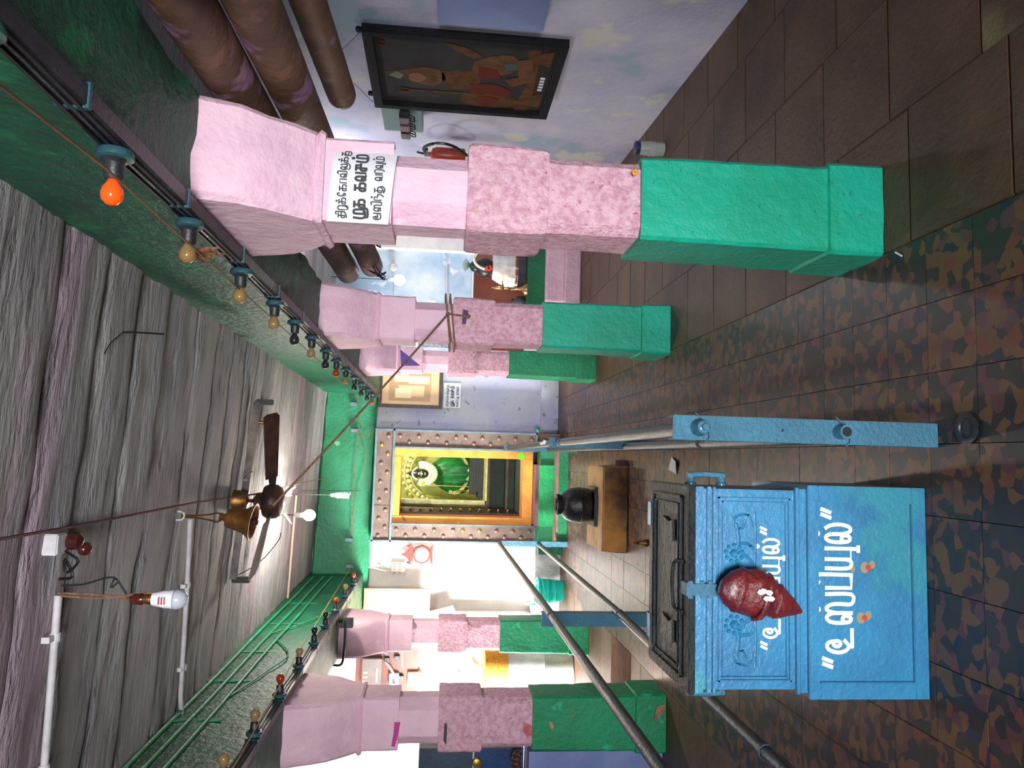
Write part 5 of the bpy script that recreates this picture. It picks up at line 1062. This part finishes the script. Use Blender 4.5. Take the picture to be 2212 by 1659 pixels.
# empty tube-light batten
a = cz(550, 868, .02); b = cz(498, 1252, .02); tl = thing('tube_light_fitting', a, 'tubeless fluorescent batten on the ceiling behind the fan with two end sockets', 'light fitting')
bm = nb(); u_ = (b-a).normalized(); n_ = Vector((-u_.y, u_.x, 0)); P = [a-n_*.022, b-n_*.022, b+n_*.022, a+n_*.022]; slabpoly(bm, [p-Vector((0, 0, .045)) for p in P], (0, 0, 1), .05); obj('batten', bm, mat('grimy_batten', (120, 108, 98), (70, 66, 64), 6, .5), tl, bevel=.004)
for e, dd in ((a, -1), (b, 1)):
    bm = nb(); box(bm, e.x-.02, e.x+.02, e.y-.02, e.y+.02, e.z-.13, e.z-.01); obj('end_socket', bm, M_black, tl, bevel=.006)
c = a.lerp(b, .12); bm = nb(); lathe(bm, [(.012, -.09), (.014, -.085), (.014, -.04)], c, 'Z', 12); obj('starter', bm, M_brass, tl, smooth=True)
bm = nb(); tube(bm, smooth_pts([pY(500, 1250, b.y), pY(560, 1215, b.y), pY(600, 1170, b.y), pY(607, 1150, b.y)]), .003, 5); obj('loose_wire', bm, M_wireb, tl, smooth=True); bm = nb(); tube(bm, smooth_pts([a.lerp(b, .45)-Vector((0, 0, .03)), pY(525, 1035, 5), pY(545, 1018, 5)]), .003, 5); obj('loose_wire', bm, M_wireb, tl, smooth=True)
# CFL
c = pY(748, 1070, 6.9); t = thing('spiral_bulb', c, 'unlit white spiral lamp hanging on a black flex before the green lintel', 'light bulb')
bm = nb(); tube(bm, [c+Vector((.022*math.cos(i*.8), .022*math.sin(i*.8), -.03+.0026*i)) for i in range(32)], .008, 8); obj('spiral_tube', bm, M_bulbw, t, smooth=True)
bm = nb(); lathe(bm, [(.02, .05), (.028, .06), (.026, .09), (.016, .1), (.018, .12), (.01, .14)], c, 'Z', 16); obj('base', bm, M_white, t, smooth=True)
bm = nb(); tube(bm, [c+Vector((0, 0, .14)), (c.x, c.y, ceilz(c.x, c.y))], .003, 5); obj('flex', bm, M_wireb, t)
# ceiling twig/hook
a = cz(265, 718, .01); b = a+Vector((0, 0, -.22)); bm = nb(); tube(bm, [a, a+Vector((.002, 0, -.05)), pY(355, 722, a.y)], .004, 6); tube(bm, smooth_pts([a, cz(240, 740, .01), cz(225, 765, .01)]), .002, 5); one('ceiling_hook', bm, M_black, 'thin black iron hook sticking down from the near ceiling', 'hook')
# green conduits on left beam
for i, (z, x) in enumerate(((2.84, -1.43), (2.76, -1.435), (2.67, -1.435))):
    bm = nb(); tube(bm, [(x, y_*.5+1.0, z+.012*(y_*.5-3)*(.5 if i == 0 else 0)+.004*math.sin(y_*1.3+i)) for y_ in range(17)], .011, 8)
    one('beam_conduit', bm, M_green, ('Topmost', 'Middle', 'Lowest')[i]+' green painted pipe of three along the inner face of the left beam', 'pipe', 'green pipes along the left beam', smooth=True)
for i, y_ in enumerate((3.2, 3.6, 4.3, 5.0, 5.7, 6.6, 7.5)):
    bm = nb(); box(bm, -1.452, -1.444, y_, y_+.035, 2.6, 2.88); one('pipe_strap', bm, M_green, names[i].capitalize()+' green strap holding the pipes on the left beam', 'strap', 'green straps on the left beam')
bm = nb(); tube(bm, smooth_pts([(-1.44, 6.2, 2.78), (-1.43, 6.6, 2.55), (-1.43, 6.9, 2.45), (-1.42, 6.95, 2.36)]), .006, 6); tube(bm, smooth_pts([(-1.44, 4.7, 2.66), (-1.43, 5.2, 2.55), (-1.43, 5.6, 2.5), (-1.44, 6.1, 2.7)]), .006, 6); one('loose_cable', bm, M_green, 'loose green painted cable drooping across the left beam face', 'cable', smooth=True)
bm = nb(); tube(bm, smooth_pts([(-1.50, 6.95, 2.32), (-1.5, 6.93, 2.27), (-1.58, 6.93, 2.26), (-1.75, 6.93, 2.26), (-1.86, 6.93, 2.28), (-1.87, 6.95, 2.36)]), .011, 8); one('beam_clamp', bm, M_dark, 'black iron clamp under the left beam before the farther left pillar', 'clamp', smooth=True)
bm = nb(); box(bm, -1.56, -1.48, 6.98, 7.05, 2.2, 2.34); one('wall_switch', bm, M_dark, 'dark metal box at the top of the farther left pillar', 'box', bevel=.004)
